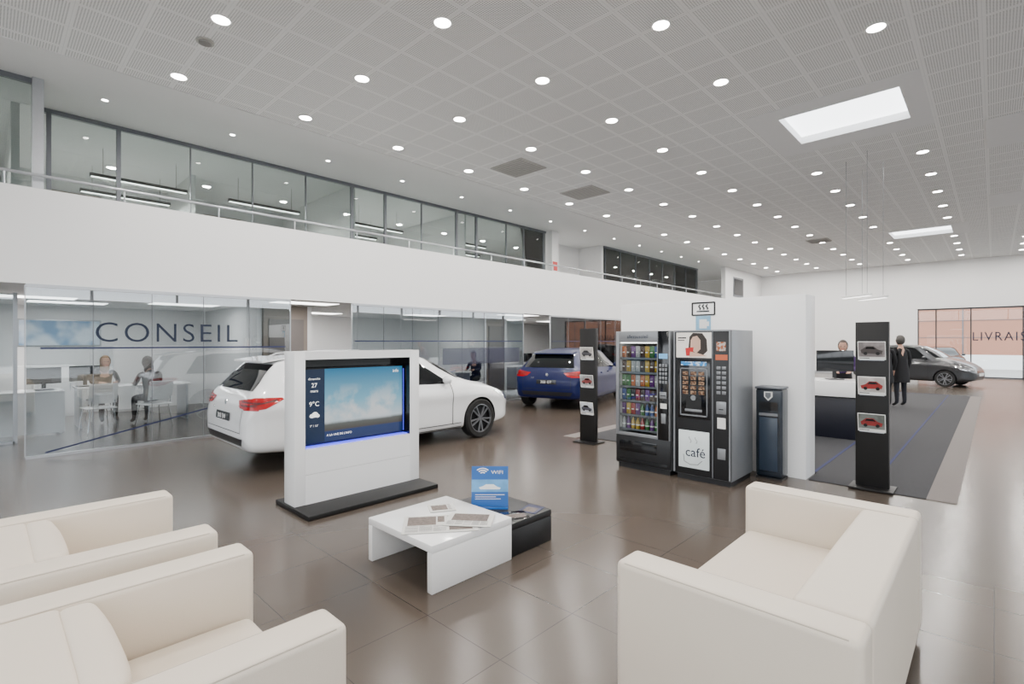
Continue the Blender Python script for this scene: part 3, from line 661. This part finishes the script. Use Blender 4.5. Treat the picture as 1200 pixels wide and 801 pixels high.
totem((-4.68, 6.68, 0), 'tall dark metal totem with white car picture cards near blue car', [(1.42, (.06, .06, .07), (.4, .38, .36), 1), (.98, (.25, .05, .05), (.3, .3, .3), -1), (.55, (.08, .08, .1), (.4, .42, .45), 1)])

# ------------------------------------------------------------------ reception counter
rc = root('reception_counter', 'white topped reception counter with dark navy front', 'counter', (-3.6, 9.7, 0))
NV = mat('navy_panel', (.008, .009, .017), .35, noise=.1)
part('front_panel', MB().box(.03, 2.0, .05, .8, .008, .68, NV, .004), rc)
part('worktop', MB().box(0, 2.05, 0, .85, .70, .95, GLOSSW, .006), rc)
def monitor(loc, rz, label='black flat computer monitor on a stand', s=1):
    m = root('computer_monitor', label, 'monitor', loc, rz)
    part('screen', MB().box(-.26 * s, .26 * s, -.012, .012, .12 * s, .44 * s, DARKG, .006), m)
    part('stand', MB().box(-.03, .03, .012, .03, .03, .25 * s, DARK).box(-.12, .12, -.08, .1, 0, .015, DARK, .004), m)
    return m
monitor((-2.0, 10.22, .95), R(35), s=1.15)

# ------------------------------------------------------------------ people
def person(label, loc, rz, pose, top, leg, hair, skirt=None, longhair=False):
    r = root('person', label, 'person', loc, rz)
    if pose == 'stand':
        J = dict(pel=(0, 0, .94, .125), wai=(0, 0, 1.10, .11), che=(.005, 0, 1.29, .13), nck=(0, 0, 1.46, .05), hed=(.015, 0, 1.55, .05))
        lg = [(0, .09, .88, .095), (.02, .10, .50, .06), (0, .105, .10, .042), (.12, .12, .04, .035)]
        ar = [(0, .17, 1.395, .058), (-.02, .235, 1.13, .043), (.06, .235, .90, .028)]; hd = Vector((.03, 0, 1.625))
    elif pose == 'lean':
        J = dict(pel=(-.05, 0, .94, .125), wai=(0, 0, 1.07, .11), che=(.10, 0, 1.22, .13), nck=(.18, 0, 1.36, .05), hed=(.22, 0, 1.44, .05))
        lg = [(-.05, .09, .88, .095), (-.02, .10, .50, .06), (-.03, .105, .10, .042), (.09, .12, .04, .035)]
        ar = [(.13, .17, 1.31, .058), (.16, .23, 1.06, .043), (.36, .14, 1.0, .028)]; hd = Vector((.25, 0, 1.50))
    else:
        J = dict(pel=(0, 0, .55, .13), wai=(.02, 0, .70, .115), che=(.08, 0, .89, .13), nck=(.14, 0, 1.05, .05), hed=(.17, 0, 1.12, .05))
        lg = [(.06, .09, .53, .09), (.46, .11, .51, .06), (.44, .11, .10, .042), (.56, .12, .04, .035)]
        ar = [(.10, .17, .99, .058), (.19, .22, .79, .043), (.42, .13, .79, .028)]; hd = Vector((.21, 0, 1.195))
    bm = bmesh.new(); sk = bm.verts.layers.skin.verify(); V = []
    segs = []
    def add(p, par=None, kind=0):
        vv = bm.verts.new(p[:3]); vv[sk].radius = (p[3], p[3])
        if par is not None: bm.edges.new((par, vv)); segs.append((par.co.copy(), vv.co.copy(), kind))
        return vv
    pel = add(J['pel']); pel[sk].use_root = True
    wai = add(J['wai'], pel, 1); che = add(J['che'], wai, 1); nck = add(J['nck'], che, 0); hed = add(J['hed'], nck, 0)
    segs.append((Vector(J['che'][:3]), Vector(J['che'][:3]) + Vector((0, 0, .12)), 1))
    for s in (-1, 1):
        f = lambda p: (p[0], p[1] * s, p[2], p[3])
        a = pel
        for i, p in enumerate(lg): a = add(f(p), a, 2 if i < 3 else 3)
        a = che
        for i, p in enumerate(ar): a = add(f(p), a, 1)
        wv = a.co.copy(); dr = (wv - Vector((ar[1][0], ar[1][1] * s, ar[1][2]))).normalized()
        side = Vector((1, 0, 0)) if abs(dr.z) > .6 else Vector((0, -s, 0))
        pm_ = wv + dr * .06; palm = add((*pm_, .024), a, 0)
        for k, ln in enumerate((.065, .075, .07, .055)):
            o = side * (.026 - .018 * k); b1 = pm_ + dr * .03 + o; b2 = b1 + dr * ln * .5; b3 = b2 + dr * ln * .4 + side * -.002 + Vector((0, 0, -.008 if abs(dr.z) < .6 else 0))
            q = add((*b1, .010), palm, 0); q = add((*b2, .009), q, 0); add((*b3, .008), q, 0)
        th = wv + dr * .03 + side * .035; q = add((*th, .011), palm, 0); add((*(th + dr * .04 + side * .01), .009), q, 0)
    me = bpy.data.meshes.new('body'); bm.to_mesh(me); bm.free()
    tmp = bpy.data.objects.new('tmp', me); COL.objects.link(tmp)
    md_ = tmp.modifiers.new('s', 'SKIN'); md_.use_smooth_shade = True; sb = tmp.modifiers.new('b', 'SUBSURF'); sb.levels = 1; sb.render_levels = 1
    dg = bpy.context.evaluated_depsgraph_get(); dg.update(); m2 = bpy.data.meshes.new_from_object(tmp.evaluated_get(dg)); bpy.data.objects.remove(tmp)
    m2.materials.clear()
    for x in (SKIN, top, leg, DARK): m2.materials.append(x)
    def dist(p, a, b):
        ab = b - a; t_ = max(0, min(1, (p - a).dot(ab) / max(1e-9, ab.length_squared))); return (p - a - ab * t_).length
    for pl in m2.polygons: pl.material_index = min(segs, key=lambda s_: dist(pl.center, s_[0], s_[1]))[2]
    b2 = bmesh.new(); b2.from_mesh(m2)
    hb = bmesh.ops.create_uvsphere(b2, u_segments=20, v_segments=16, radius=1)['verts']
    for vv in hb:
        x, y, z = vv.co
        sx = .098 if x < 0 else .09; w_ = .075 * (1 - .22 * max(0, -z)) 
        q = Vector((x * sx, y * w_, z * .118))
        if x > .5 and abs(y) < .25 and -.45 < z < .05: q.x += .018 * (1 - abs(y) / .25)
        if x > .4 and abs(z - .08) < .15 and .25 < abs(y) < .55: q.x -= .006
        if z < -.6 and x > 0: q.x += .008
        vv.co = hd + q
    for s in (-1, 1):
        e = bmesh.ops.create_uvsphere(b2, u_segments=8, v_segments=6, radius=1, matrix=T(hd.x - .005, hd.y + s * .076, hd.z - .005) @ Matrix.Diagonal((.018, .008, .03, 1)))
    b2.to_mesh(m2); b2.free()
    for pl in m2.polygons: pl.use_smooth = True
    link('body', m2, r)
    fc = MB()
    for s in (-1, 1): fc.sph(hd + Vector((.083, s * .03, .008)), (.006, .012, .006), DARK, 8, 6)
    fc.sph(hd + Vector((.086, 0, -.055)), (.005, .022, .005), REDP, 8, 6)
    part('face', fc, r)
    hm = MB().sph(hd + Vector((-.012, 0, .015)), (.108, .09, .125), hair, 20, 16)
    dl = [vv for vv in hm.bm.verts if (vv.co.x - hd.x) > .03 and (vv.co.z - hd.z) < .065 or (vv.co.z - hd.z) < (-.10)]
    bmesh.ops.delete(hm.bm, geom=dl, context='VERTS')
    if longhair: hm.sph(hd + Vector((-.055, 0, -.10)), (.05, .085, .14), hair, 14, 10)
    part('hair', hm, r)
    if skirt:
        px, pz = J['pel'][0], J['pel'][2]
        part('coat', MB().lathe([(.125, .24), (.15, .05), (.165, -.1), (.185, -.33), (.175, -.335), (.14, -.1), (.12, .2)], skirt, c=(px, 0, pz), seg=24), r, label='long black coat skirt')
    return r
BLK = mat('black_cloth', (.009, .009, .011), .85, noise=.2, nscale=40); JEAN = mat('dark_trousers', (.012, .013, .02), .8, noise=.2, nscale=40)
PUR = mat('purple_top', (.05, .018, .10), .8, noise=.1); BLOND = mat('blond_hair', (.26, .14, .06), .6, noise=.3, nscale=60); BRN = mat('brown_hair', (.03, .015, .009), .6, noise=.3, nscale=60); GRYH = mat('dark_grey_hair', (.06, .055, .05), .6, noise=.3, nscale=60)
BEI = mat('grey_cardigan', (.07, .065, .065), .85, noise=.2, nscale=40)
person('person in long black coat standing by the counter, seen from behind', (-1.93, 15.2, .008), R(125), 'stand', BLK, BLK, BRN, BLK, longhair=True)
person('person in black jacket and trousers standing beside another visitor', (-1.66, 15.6, .008), R(140), 'stand', BLK, JEAN, GRYH, BLK)
person('receptionist in purple top leaning forward behind the counter', (-2.30, 12.5, .008), R(-80), 'lean', PUR, BLK, BRN)
person('person with blond hair and black top seated behind the desk', (-13.25, 1.70, 0), R(5), 'sit', BLK, BLK, BLOND, longhair=True)
person('person with brown hair seated at the desk seen from behind', (-11.80, 2.28, 0), R(195), 'sit', BEI, JEAN, BRN, longhair=True)
person('person in black clothes seated behind the glass front', (-11.2, 10.2, 0), R(-70), 'sit', BLK, BLK, BRN)

# ------------------------------------------------------------------ office furniture
def chair(loc, rz, label='white shell chair with slim chrome legs'):
    r = root('office_chair', label, 'chair', loc, rz, group='white office chairs')
    part('seat', MB().box(-.22, .22, -.22, .22, .40, .425, GLOSSW, .012, 3), r)
    bk = MB().box(-.24, -.215, -.21, .21, .50, .86, GLOSSW, .01, 3)
    for vv in bk.bm.verts: vv.co.x -= (vv.co.z - .5) * .2 - abs(vv.co.y) * .12
    part('backrest', bk, r)
    for sy in (-1, 1): part('back_support', MB().tube([(-.16, sy * .17, .41), (-.235, sy * .17, .46), (-.235, sy * .17, .56)], .01, CHROME), r)
    for sx in (-1, 1):
        for sy in (-1, 1): part('leg', MB().cyl((sx * .17, sy * .17, .40), (sx * .23, sy * .22, 0), .011, CHROME, seg=8), r)
    return r
c0 = chair((-11.75, 1.45, 0), R(190)); dup(c0, (-11.76, 2.29, 0), R(195)); dup(c0, (-13.3, 1.70, 0), R(5)); dup(c0, (-11.22, 10.2, 0), R(-70)); dup(c0, (-12.4, 7.0, 0), R(90)); dup(c0, (-11.6, 8.3, 0), R(180)); dup(c0, (-11.6, 13.4, 0), R(180))
def desk(loc, rz, L, D, label, solid=False):
    r = root('office_desk', label, 'desk', loc, rz)
    part('desktop', MB().box(-D / 2, D / 2, -L / 2, L / 2, .72, .75, GLOSSW, .004), r)
    if solid: part('front_panel', MB().box(D / 2 - .04, D / 2 - .01, -L / 2, L / 2, .03, .719, GLOSSW), r)
    for sy in (-1, 1): part('leg', MB().box(-D / 2 + .03, D / 2 - .05, sy * (L / 2 - .05) - .02, sy * (L / 2 - .05) + .02, 0, .719, WHITE if solid else ALU), r)
    return r
desk((-12.15, .15, 0), 0, 1.7, .7, 'white office desk with solid front panel', True)
desk((-12.55, 2.1, 0), 0, 1.8, .8, 'white meeting desk with metal legs')
desk((-12.3, 8.2, 0), 0, 1.8, .8, 'white office desk behind the glass front')
desk((-11.5, 10.0-.55, 0), R(90), 1.2, .6, 'small white office desk behind the glass front')
desk((-12.3, 13.6, 0), 0, 1.8, .8, 'white office desk behind the glass front')
monitor((-12.15, .75, .75), R(100), s=.9); monitor((-12.6, 1.35, .75), R(-80), s=.9); monitor((-12.4, 8.6, .75), R(90)); monitor((-12.4, 13.8, .75), R(90))
def cupboard(loc, L, hgt, label):
    r = root('storage_cabinet', label, 'cabinet', loc)
    part('body', MB().box(0, .42, 0, L, 0, hgt, WHITE, .004), r); n = int(L / .5)
    for k in range(n):
        dd = part('door', MB().box(.42, .435, k * L / n + .004, (k + 1) * L / n - .004, .04, hgt - .01, GLOSSW, .002), r)
        part('handle', MB().box(.435, .45, (k + .85) * L / n, (k + .85) * L / n + .012, hgt * .5, hgt * .5 + .15, ALU), dd)
    return r
cupboard((-14.95, .2, 0), 1.2, 1.1, 'low white storage cabinet against the office wall')
cupboard((-14.95, 6.0, 0), 3.0, .9, 'low white storage cabinet against the office wall')
cupboard((-14.95, 12.2, 0), 3.0, 1.6, 'tall white storage cabinet against the office wall')
pc = root('wall_poster', 'light blue poster in slim frame on office back wall', 'poster', (-15, 1.2, 1.5))
part('frame', MB().box(0, .02, -.7, .7, 0, .6, ALU, .003), pc); part('print', MB().box(.02, .022, -.67, .67, .03, .57, poster_mat('office_print', (.2, .35, .55), (.65, .75, .85), 2, .05)), pc)
pc = root('wall_poster', 'tall red and white poster hanging on the office wall', 'poster', (-15, -1.2, .5))
part('frame', MB().box(0, .02, -.5, .5, 0, 1.5, ALU, .003), pc); part('print', MB().box(.02, .022, -.47, .47, .03, 1.47, poster_mat('office_red', (.35, .03, .03), (.6, .58, .56), 1.6, .0)), pc)

# ------------------------------------------------------------------ cars
def pchip(xs_, ys_, x):
    n = len(xs_)
    h = [xs_[i + 1] - xs_[i] for i in range(n - 1)]; dl = [(ys_[i + 1] - ys_[i]) / h[i] for i in range(n - 1)]
    m = [dl[0]] + [0 if dl[i - 1] * dl[i] <= 0 else 2 * dl[i - 1] * dl[i] / (dl[i - 1] + dl[i]) for i in range(1, n - 1)] + [dl[-1]]
    i = 0
    while i < n - 2 and x > xs_[i + 1]: i += 1
    t_ = (x - xs_[i]) / h[i]; t2 = t_ * t_; t3 = t2 * t_
    return (2 * t3 - 3 * t2 + 1) * ys_[i] + (t3 - 2 * t2 + t_) * h[i] * m[i] + (-2 * t3 + 3 * t2) * ys_[i + 1] + (t3 - t2) * h[i] * m[i + 1]
def section(zl, zb, zt, w, wr):
    h = zt - zb; Hh = zb - zl; e = min(.06, .35 * h)
    P = [(0, zl), (w * .45, zl), (w * .80, zl + .005), (w * .93, zl + .04), (w * .975, zl + .18 * Hh), (w * .982, zl + .40 * Hh), (w * .985, zl + .60 * Hh), (w * 1.0, zl + .78 * Hh), (w * .97, zl + .90 * Hh), (w * .925, zb), (w * .925 * .5 + wr * .5 + .012, zb + .5 * (h - e)), (wr, zt - e), (wr * .88, zt - e * .35), (wr * .5, zt - e * .05), (0, zt)]
    out = []
    for i in range(len(P) - 1):
        p0 = P[i - 1] if i else (-P[1][0], P[1][1]); p1 = P[i]; p2 = P[i + 1]; p3 = P[i + 2] if i + 2 < len(P) else (-P[-2][0], P[-2][1])
        for k in range(3):
            t_ = k / 3
            out.append(tuple(.5 * (2 * p1[c_] + (-p0[c_] + p2[c_]) * t_ + (2 * p0[c_] - 5 * p1[c_] + 4 * p2[c_] - p3[c_]) * t_ ** 2 + (-p0[c_] + 3 * p1[c_] - 3 * p2[c_] + p3[c_]) * t_ ** 3) for c_ in (0, 1)))
    out.append(P[-1]); return out
WAG = [(0, .42, .62, .66, .66, .50), (.025, .34, .74, .80, .75, .60), (.09, .27, .90, .955, .82, .68), (.20, .25, .945, 1.10, .862, .645), (.34, .24, .955, 1.265, .88, .60), (.46, .23, .96, 1.36, .888, .575), (.7, .22, .955, 1.405, .895, .57), (1.2, .20, .945, 1.44, .90, .58), (2.0, .18, .925, 1.455, .90, .585), (2.55, .18, .91, 1.41, .90, .575), (3.0, .18, .90, 1.25, .90, .60), (3.5, .18, .885, .985, .90, .70), (3.9, .18, .83, .905, .89, .68), (4.2, .20, .75, .81, .85, .62), (4.40, .22, .65, .71, .75, .5), (4.52, .26, .56, .61, .62, .4), (4.58, .34, .50, .53, .48, .3)]
def car(name, label, loc, rz, paint, L=4.58, wag=True, axles=(.92, 3.65), plate='', badge='', hs=1.0):
    k = L / 4.58
    tab = [(x * k, a, b * hs, c_ * hs, w_, wr_) for (x, a, b, c_, w_, wr_) in WAG]
    if not wag:
        for i, (nx) in {3: .20, 4: .38, 5: .54, 6: .82}.items():
            tab[i] = (nx, *tab[i][1:])
        tab[1] = (.02, .34, .70, .76, .74, .6); tab[2] = (.08, .27, .86, .93, .82, .66)
    X = [t_[0] for t_ in tab]
    smp = sorted(set([round(i * L / 70, 3) for i in range(71)] + [.01, .02, .03, .045, .07, .09, .11, .14, .2, .24, .3, .34] + [round(L - q, 3) for q in (.01, .02, .035, .05, .08, .1)]))
    bm = bmesh.new(); rings = []
    for x in smp:
        x = min(L, x)
        S = section(*[pchip(X, [t_[j] for t_ in tab], x) for j in range(1, 6)])
        full = [(-y, z) for (y, z) in S] + [(y, z) for (y, z) in reversed(S[1:-1])]
        rings.append([bm.verts.new((x, y, z)) for (y, z) in full])
    for A, B in zip(rings[:-1], rings[1:]):
        n = len(A)
        for i in range(n): bm.faces.new([A[i], A[(i + 1) % n], B[(i + 1) % n], B[i]])
    bm.faces.new(rings[0]); bm.faces.new(rings[-1][::-1])
    bmesh.ops.recalc_face_normals(bm, faces=bm.faces)
    bvh = BVHTree.FromBMesh(bm)
    me = bpy.data.meshes.new('body'); bm.to_mesh(me); bm.free(); me.materials.append(paint); me.materials.append(DARK)
    wr = .325 * (k ** .5)
    cm = MB()
    for ax in axles:
        for s in (-1, 1): cm.cyl((ax, s * .60, wr - .005), (ax, s * 1.2, wr - .005), wr + .04, DARK, seg=48)
    cme = cm.mesh('cut'); cob = bpy.data.objects.new('cut', cme); COL.objects.link(cob)
    bo = bpy.data.objects.new('b', me); COL.objects.link(bo)
    md_ = bo.modifiers.new('b', 'BOOLEAN'); md_.object = cob; md_.operation = 'DIFFERENCE'; md_.solver = 'EXACT'
    try: md_.material_mode = 'TRANSFER'
    except Exception: pass
    dg = bpy.context.evaluated_depsgraph_get(); dg.update(); me2 = bpy.data.meshes.new_from_object(bo.evaluated_get(dg))
    bpy.data.objects.remove(bo); bpy.data.objects.remove(cob)
    me2.polygons.foreach_set('use_smooth', [True] * len(me2.polygons)); me2.set_sharp_from_angle(angle=R(32))
    rt = root(name, label, 'car', loc, rz)
    link('body', me2, rt)
    def pan(nm, pts, ax, off, m, res=.04, label_=None, mbx=None):
        mb = mbx or MB(); b = bmesh.new()
        a0, a1 = min(p[0] for p in pts), max(p[0] for p in pts); c0_, c1 = min(p[1] for p in pts), max(p[1] for p in pts)
        nx = max(1, int((a1 - a0) / res)); nz = max(1, int((c1 - c0_) / res))
        gv = [[b.verts.new((a0 + (a1 - a0) * i / nx, c0_ + (c1 - c0_) * j / nz, 0)) for j in range(nz + 1)] for i in range(nx + 1)]
        for i in range(nx):
            for j in range(nz): b.faces.new([gv[i][j], gv[i + 1][j], gv[i + 1][j + 1], gv[i][j + 1]])
        area = sum(pts[i][0] * pts[(i + 1) % len(pts)][1] - pts[(i + 1) % len(pts)][0] * pts[i][1] for i in range(len(pts)))
        P_ = pts if area > 0 else pts[::-1]
        for i in range(len(P_)):
            p, q = Vector((*P_[i], 0)), Vector((*P_[(i + 1) % len(P_)], 0)); dd = q - p
            if dd.length < 1e-5: continue
            bmesh.ops.bisect_plane(b, geom=b.verts[:] + b.edges[:] + b.faces[:], plane_co=p, plane_no=(dd.y, -dd.x, 0), clear_outer=True)
        for vv in b.verts:
            u, z = vv.co.x, vv.co.y
            if ax == 'y-': o, dr = Vector((u, -3, z)), Vector((0, 1, 0))
            elif ax == 'y+': o, dr = Vector((u, 3, z)), Vector((0, -1, 0))
            elif ax == 'x-': o, dr = Vector((-3, u, z)), Vector((1, 0, 0))
            else: o, dr = Vector((L + 3, u, z)), Vector((-1, 0, 0))
            hit, nor, _, _ = bvh.ray_cast(o, dr)
            if hit is None:
                hit, nor, _, _ = bvh.find_nearest(o + dr * (3 if 'x' in ax else 2.2))
            if nor.dot(dr) > 0: nor = -nor
            vv.co = hit + nor * off
        tm = bpy.data.meshes.new('x'); b.to_mesh(tm); b.free(); s0 = len(mb.bm.faces); mb.bm.from_mesh(tm); mb.bm.faces.ensure_lookup_table()
        ii = mb.mi(m)
        for f in mb.bm.faces[s0:]: f.material_index = ii
        if mbx is None:
            o_ = link(nm, mb.mesh(nm, 40, False), rt, label=label_); return o_
    zz = lambda z: z * hs
    SEAMM = DARK
    for ax in ('y-', 'y+'):
        if wag:
            pan('window_trim', [(.56, .99), (3.06, .935), (2.98, .99), (2.55, 1.335), (2.1, 1.38), (1.1, 1.36), (.80, 1.315)], ax, .003, DARKG)
            W3 = [[(.64, 1.02), (1.02, 1.005), (1.04, 1.315), (.86, 1.30)], [(1.09, 1.005), (1.93, .975), (1.93, 1.365), (1.11, 1.345)], [(1.99, .975), (2.96, .955), (2.88, 1.03), (2.5, 1.325), (2.3, 1.355), (1.99, 1.365)]]
        else:
            q = lambda P: [(x * k, z * hs) for x, z in P]
            pan('window_trim', q([(.80, 1.01), (3.06, .935), (2.98, .99), (2.55, 1.325), (2.1, 1.37), (1.2, 1.33)]), ax, .003, DARKG)
            W3 = [q([(1.10, 1.01), (1.90, .975), (1.90, 1.35), (1.28, 1.315)]), q([(1.97, .975), (2.96, .955), (2.88, 1.03), (2.5, 1.315), (2.3, 1.34), (1.97, 1.35)])]
        for P in W3: pan('side_window', P, ax, .007, CARGL)
        for (a, b_) in ([(1.06 + .32, 1.0), (1.96, .98), (3.05, .93)] if wag else [(1.36 * k, 1.0 * hs), (1.94 * k, .98 * hs), (3.05 * k, .93 * hs)]):
            pan('door_seam', [(a - .006, .30), (a + .006, .30), (a + .006, b_), (a - .006, b_)], ax, .004, SEAMM, .025)
        pan('door_seam', [(axles[0] + .42, .292), (axles[1] - .42, .292), (axles[1] - .42, .303), (axles[0] + .42, .303)], ax, .004, SEAMM)
        pan('sill_trim', [(axles[0] + .38, .20), (axles[1] - .38, .20), (axles[1] - .4, .24), (axles[0] + .4, .24)], ax, .005, DARK)
        tl = [(.03, zz(.78)), (.20, zz(.80)), (.42, zz(.90)), (.40, zz(.925)), (.12, zz(.93)), (.04, zz(.90))]
        pan('tail_light', tl, ax, .006, TAIL, .02)
        pan('lamp_slat', [(.05, zz(.835)), (.05, zz(.848)), (.34, zz(.905)), (.34, zz(.888))], ax, .009, TAILD, .02)
        hl = [(L - .30, zz(.60)), (L - .12, zz(.58)), (L - .16, zz(.66)), (L - .55, zz(.79)), (L - .62, zz(.78))]
        pan('headlight', hl, ax, .005, CHROME, .02)
        s = -1 if ax == 'y-' else 1
        for hx in (1.58 * k, 2.18 * k):
            yy = bvh.ray_cast(Vector((hx, s * 3, .84 * hs)), Vector((0, -s, 0)))[0].y
            part('door_handle', MB().box(hx - .09, hx + .09, min(yy, yy + s * .035), max(yy, yy + s * .035), .835 * hs, .86 * hs, paint, .008, 2).box(hx - .08, hx + .08, min(yy, yy + s * .006), max(yy, yy + s * .006), .822 * hs, .834 * hs, DARK), rt)
        my = bvh.ray_cast(Vector((2.95 * k, s * 3, .96 * hs)), Vector((0, -s, 0)))[0].y
        part('wing_mirror', MB().sph((2.92 * k, my + s * .11, 1.0 * hs), (.055, .095, .065), paint).box(2.90 * k, 2.96 * k, min(my, my + s * .08), max(my, my + s * .08), .95 * hs, .975 * hs, DARK), rt)
        if wag: part('roof_rail', MB().tube([(.72, s * .52, 1.375), (.86, s * .53, 1.43), (1.5, s * .545, 1.465), (2.2, s * .54, 1.46), (2.45, s * .53, 1.405)], .012, ALU), rt)
        pan('tail_light', [(s * .84, zz(.78)), (s * .84, zz(.915)), (s * .60, zz(.905)), (s * .42, zz(.885)), (s * .52, zz(.80))], 'x-', .006, TAIL, .02)
        for q_ in (0, 1):
            a_ = zz(.825 + q_ * .04)
            pan('lamp_slat', [(s * .82, a_), (s * .82, a_ + .013), (s * .54, a_ + .018), (s * .54, a_ + .005)], 'x-', .009, TAILD, .03)
        pan('tailgate_seam', [(s * .60, .50), (s * .608, .50), (s * .62, zz(.78)), (s * .612, zz(.78))], 'x-', .004, SEAMM, .03)
        pan('headlight', [(s * .80, zz(.60)), (s * .80, zz(.70)), (s * .45, zz(.64)), (s * .42, zz(.58))], 'x+', .005, CHROME, .02)
    for nm, P, ax, off, m in [
        ('rear_window', [(-.64, 1.0), (.64, 1.0), (.53, 1.31), (-.53, 1.31)], 'x-', .006, CARGL),
        ('windscreen', [(-.70, 1.01), (.70, 1.01), (.54, 1.38), (-.54, 1.38)], 'x+', .006, CARGL),
        ('rear_bumper_trim', [(-.60, .35), (.60, .35), (.66, .44), (-.66, .44)], 'x-', .005, DARK),
        ('bumper_seam', [(-.60, .50), (.60, .50), (.60, .508), (-.60, .508)], 'x-', .004, DARK),
        ('grille', [(-.40, .46), (.40, .46), (.36, .56), (-.36, .56)], 'x+', .004, DARKG),
        ('front_intake', [(-.48, .30), (.48, .30), (.44, .42), (-.44, .42)], 'x+', .004, DARK)]:
        pan(nm, [(y, z * hs) for y, z in P], ax, off, m)
    pan('number_plate', [(-.25, .62 * hs), (.25, .62 * hs), (.25, .72 * hs), (-.25, .72 * hs)], 'x-', .012, DARKG if plate else PAPER)
    pan('number_plate', [(-.25, .40), (.25, .40), (.25, .50), (-.25, .50)], 'x+', .014, PAPER)
    MXn = Matrix(((0, 0, -1, 0), (-1, 0, 0, 0), (0, 1, 0, 0), (0, 0, 0, 1)))
    def hx_(y, z): return bvh.ray_cast(Vector((-3, y, z)), Vector((1, 0, 0)))[0].x
    if plate: text('plate_text', plate, .085, WHITE, T(hx_(0, .62 * hs) - .022, 0, .665 * hs) @ MXn, rt, sp=1.1)
    zb_ = .84 * hs
    part('emblem', MB().cyl((hx_(0, zb_) - .012, 0, zb_), (hx_(0, zb_) + .02, 0, zb_), .035, CHROME), rt)
    if badge: text('badge', badge, .055, CHROME, T(hx_(.42, .74 * hs) - .012, .36, .76 * hs) @ MXn, rt)
    xs_ = (.42 if wag else .46)
    zr = bvh.ray_cast(Vector((xs_ + .04, 0, 3)), Vector((0, 0, -1)))[0].z
    part('spoiler', MB().prism([(xs_ - .13, -.51, zr + .0), (xs_ + .2, -.52, zr + .045), (xs_ + .2, .52, zr + .045), (xs_ - .13, .51, zr + .0)], (0, 0, -.022), paint), rt)
    for ax in axles:
        for s in (-1, 1):
            wh = link('wheel', None, rt, (ax, s * .80, wr)); 
            prof = [(wr * .72, -.10), (wr * .93, -.105), (wr, -.075), (wr, .075), (wr * .93, .105), (wr * .72, .10)]
            part('tyre', MB().lathe(prof, RUB, 'y', seg=40, closed=True), wh)
            rm = MB(); rm.lathe([(wr * .73, -.09), (wr * .73, .09)], RIMA, 'y', seg=40).lathe([(wr * .735, s * .098), (wr * .69, s * .10), (wr * .67, s * .07)], RIMA, 'y', seg=40)
            rm.cyl((0, s * .02, 0), (0, s * .03, 0), wr * .70, DARK, seg=32).cyl((0, s * .05, 0), (0, s * .085, 0), .04, RIMA)
            for i in range(5):
                for o in (-.2, .2):
                    a = 2 * math.pi * i / 5 + .3 + o
                    Mr = Matrix.Rotation(a, 4, 'Y')
                    rm.box(.02, wr * .70, min(s * .065, s * .09), max(s * .065, s * .09), -.011, .011, RIMA, M=Mr)
            part('rim', rm, wh, label='alloy wheel rim with paired spokes')
    return rt
WP = mat('car_white', (.84, .85, .86), .2, coat=1, noise=.01); BP = mat('car_blue', (.0015, .006, .060), .35, metal=.0, coat=.25, spec=.3, noise=.05)
GP = mat('car_grey', (.030, .032, .036), .3, metal=.2, coat=.6, noise=.05); KP = mat('car_black', (.008, .008, .009), .2, coat=.6, noise=.1)
car('station_wagon', 'white estate car with roof rails parked by the glass offices', (-7.12, 2.12, 0), R(90), WP, 4.58, True, (.92, 3.65), '308 SW', '308')
car('hatchback_car', 'metallic dark blue hatchback car seen from behind', (-7.62, 9.15, 0), R(106), BP, 4.25, False, (.74, 3.36), '308 GT', '308', hs=.99)
car('hatchback_car', 'dark grey hatchback car standing near the delivery doors', (-4.0, 25.0, 0), R(-12), GP, 3.75, False, (.64, 2.98), hs=1.03)
car('hatchback_car', 'black hatchback car parked outside the glass doors', (-2.6, 41, -.12), R(-80), KP, 4.1, False, (.70, 3.25))

# ------------------------------------------------------------------ world
W = bpy.data.worlds.new('world'); SC.world = W; W.use_nodes = True
bg = W.node_tree.nodes['Background']; bg.inputs[0].default_value = (.90, .95, 1, 1); bg.inputs[1].default_value = 5.0
sun = bpy.data.lights.new('sun', 'SUN'); sun.energy = 3.0; sun.angle = .2; so = bpy.data.objects.new('sun', sun); COL.objects.link(so); so.rotation_euler = (R(35), R(-20), 0)
pl = bpy.data.lights.new('daylight_portal', 'AREA'); pl.shape = 'RECTANGLE'; pl.size = 36.5; pl.size_y = 4.6; pl.cycles.is_portal = True
po = bpy.data.objects.new('daylight_portal', pl); COL.objects.link(po)
po.matrix_world = T(XR + .15, (YB + YF) / 2, 2.42) @ Matrix(((0, 0, 1, 0), (1, 0, 0, 0), (0, 1, 0, 0), (0, 0, 0, 1)))
pl2 = bpy.data.lights.new('daylight_portal', 'AREA'); pl2.shape = 'RECTANGLE'; pl2.size = 17.6; pl2.size_y = 4.6; pl2.cycles.is_portal = True
p2 = bpy.data.objects.new('daylight_portal', pl2); COL.objects.link(p2)
p2.matrix_world = T((XR - 9.6) / 2, YB - .15, 2.42) @ Matrix(((1, 0, 0, 0), (0, 0, -1, 0), (0, 1, 0, 0), (0, 0, 0, 1)))
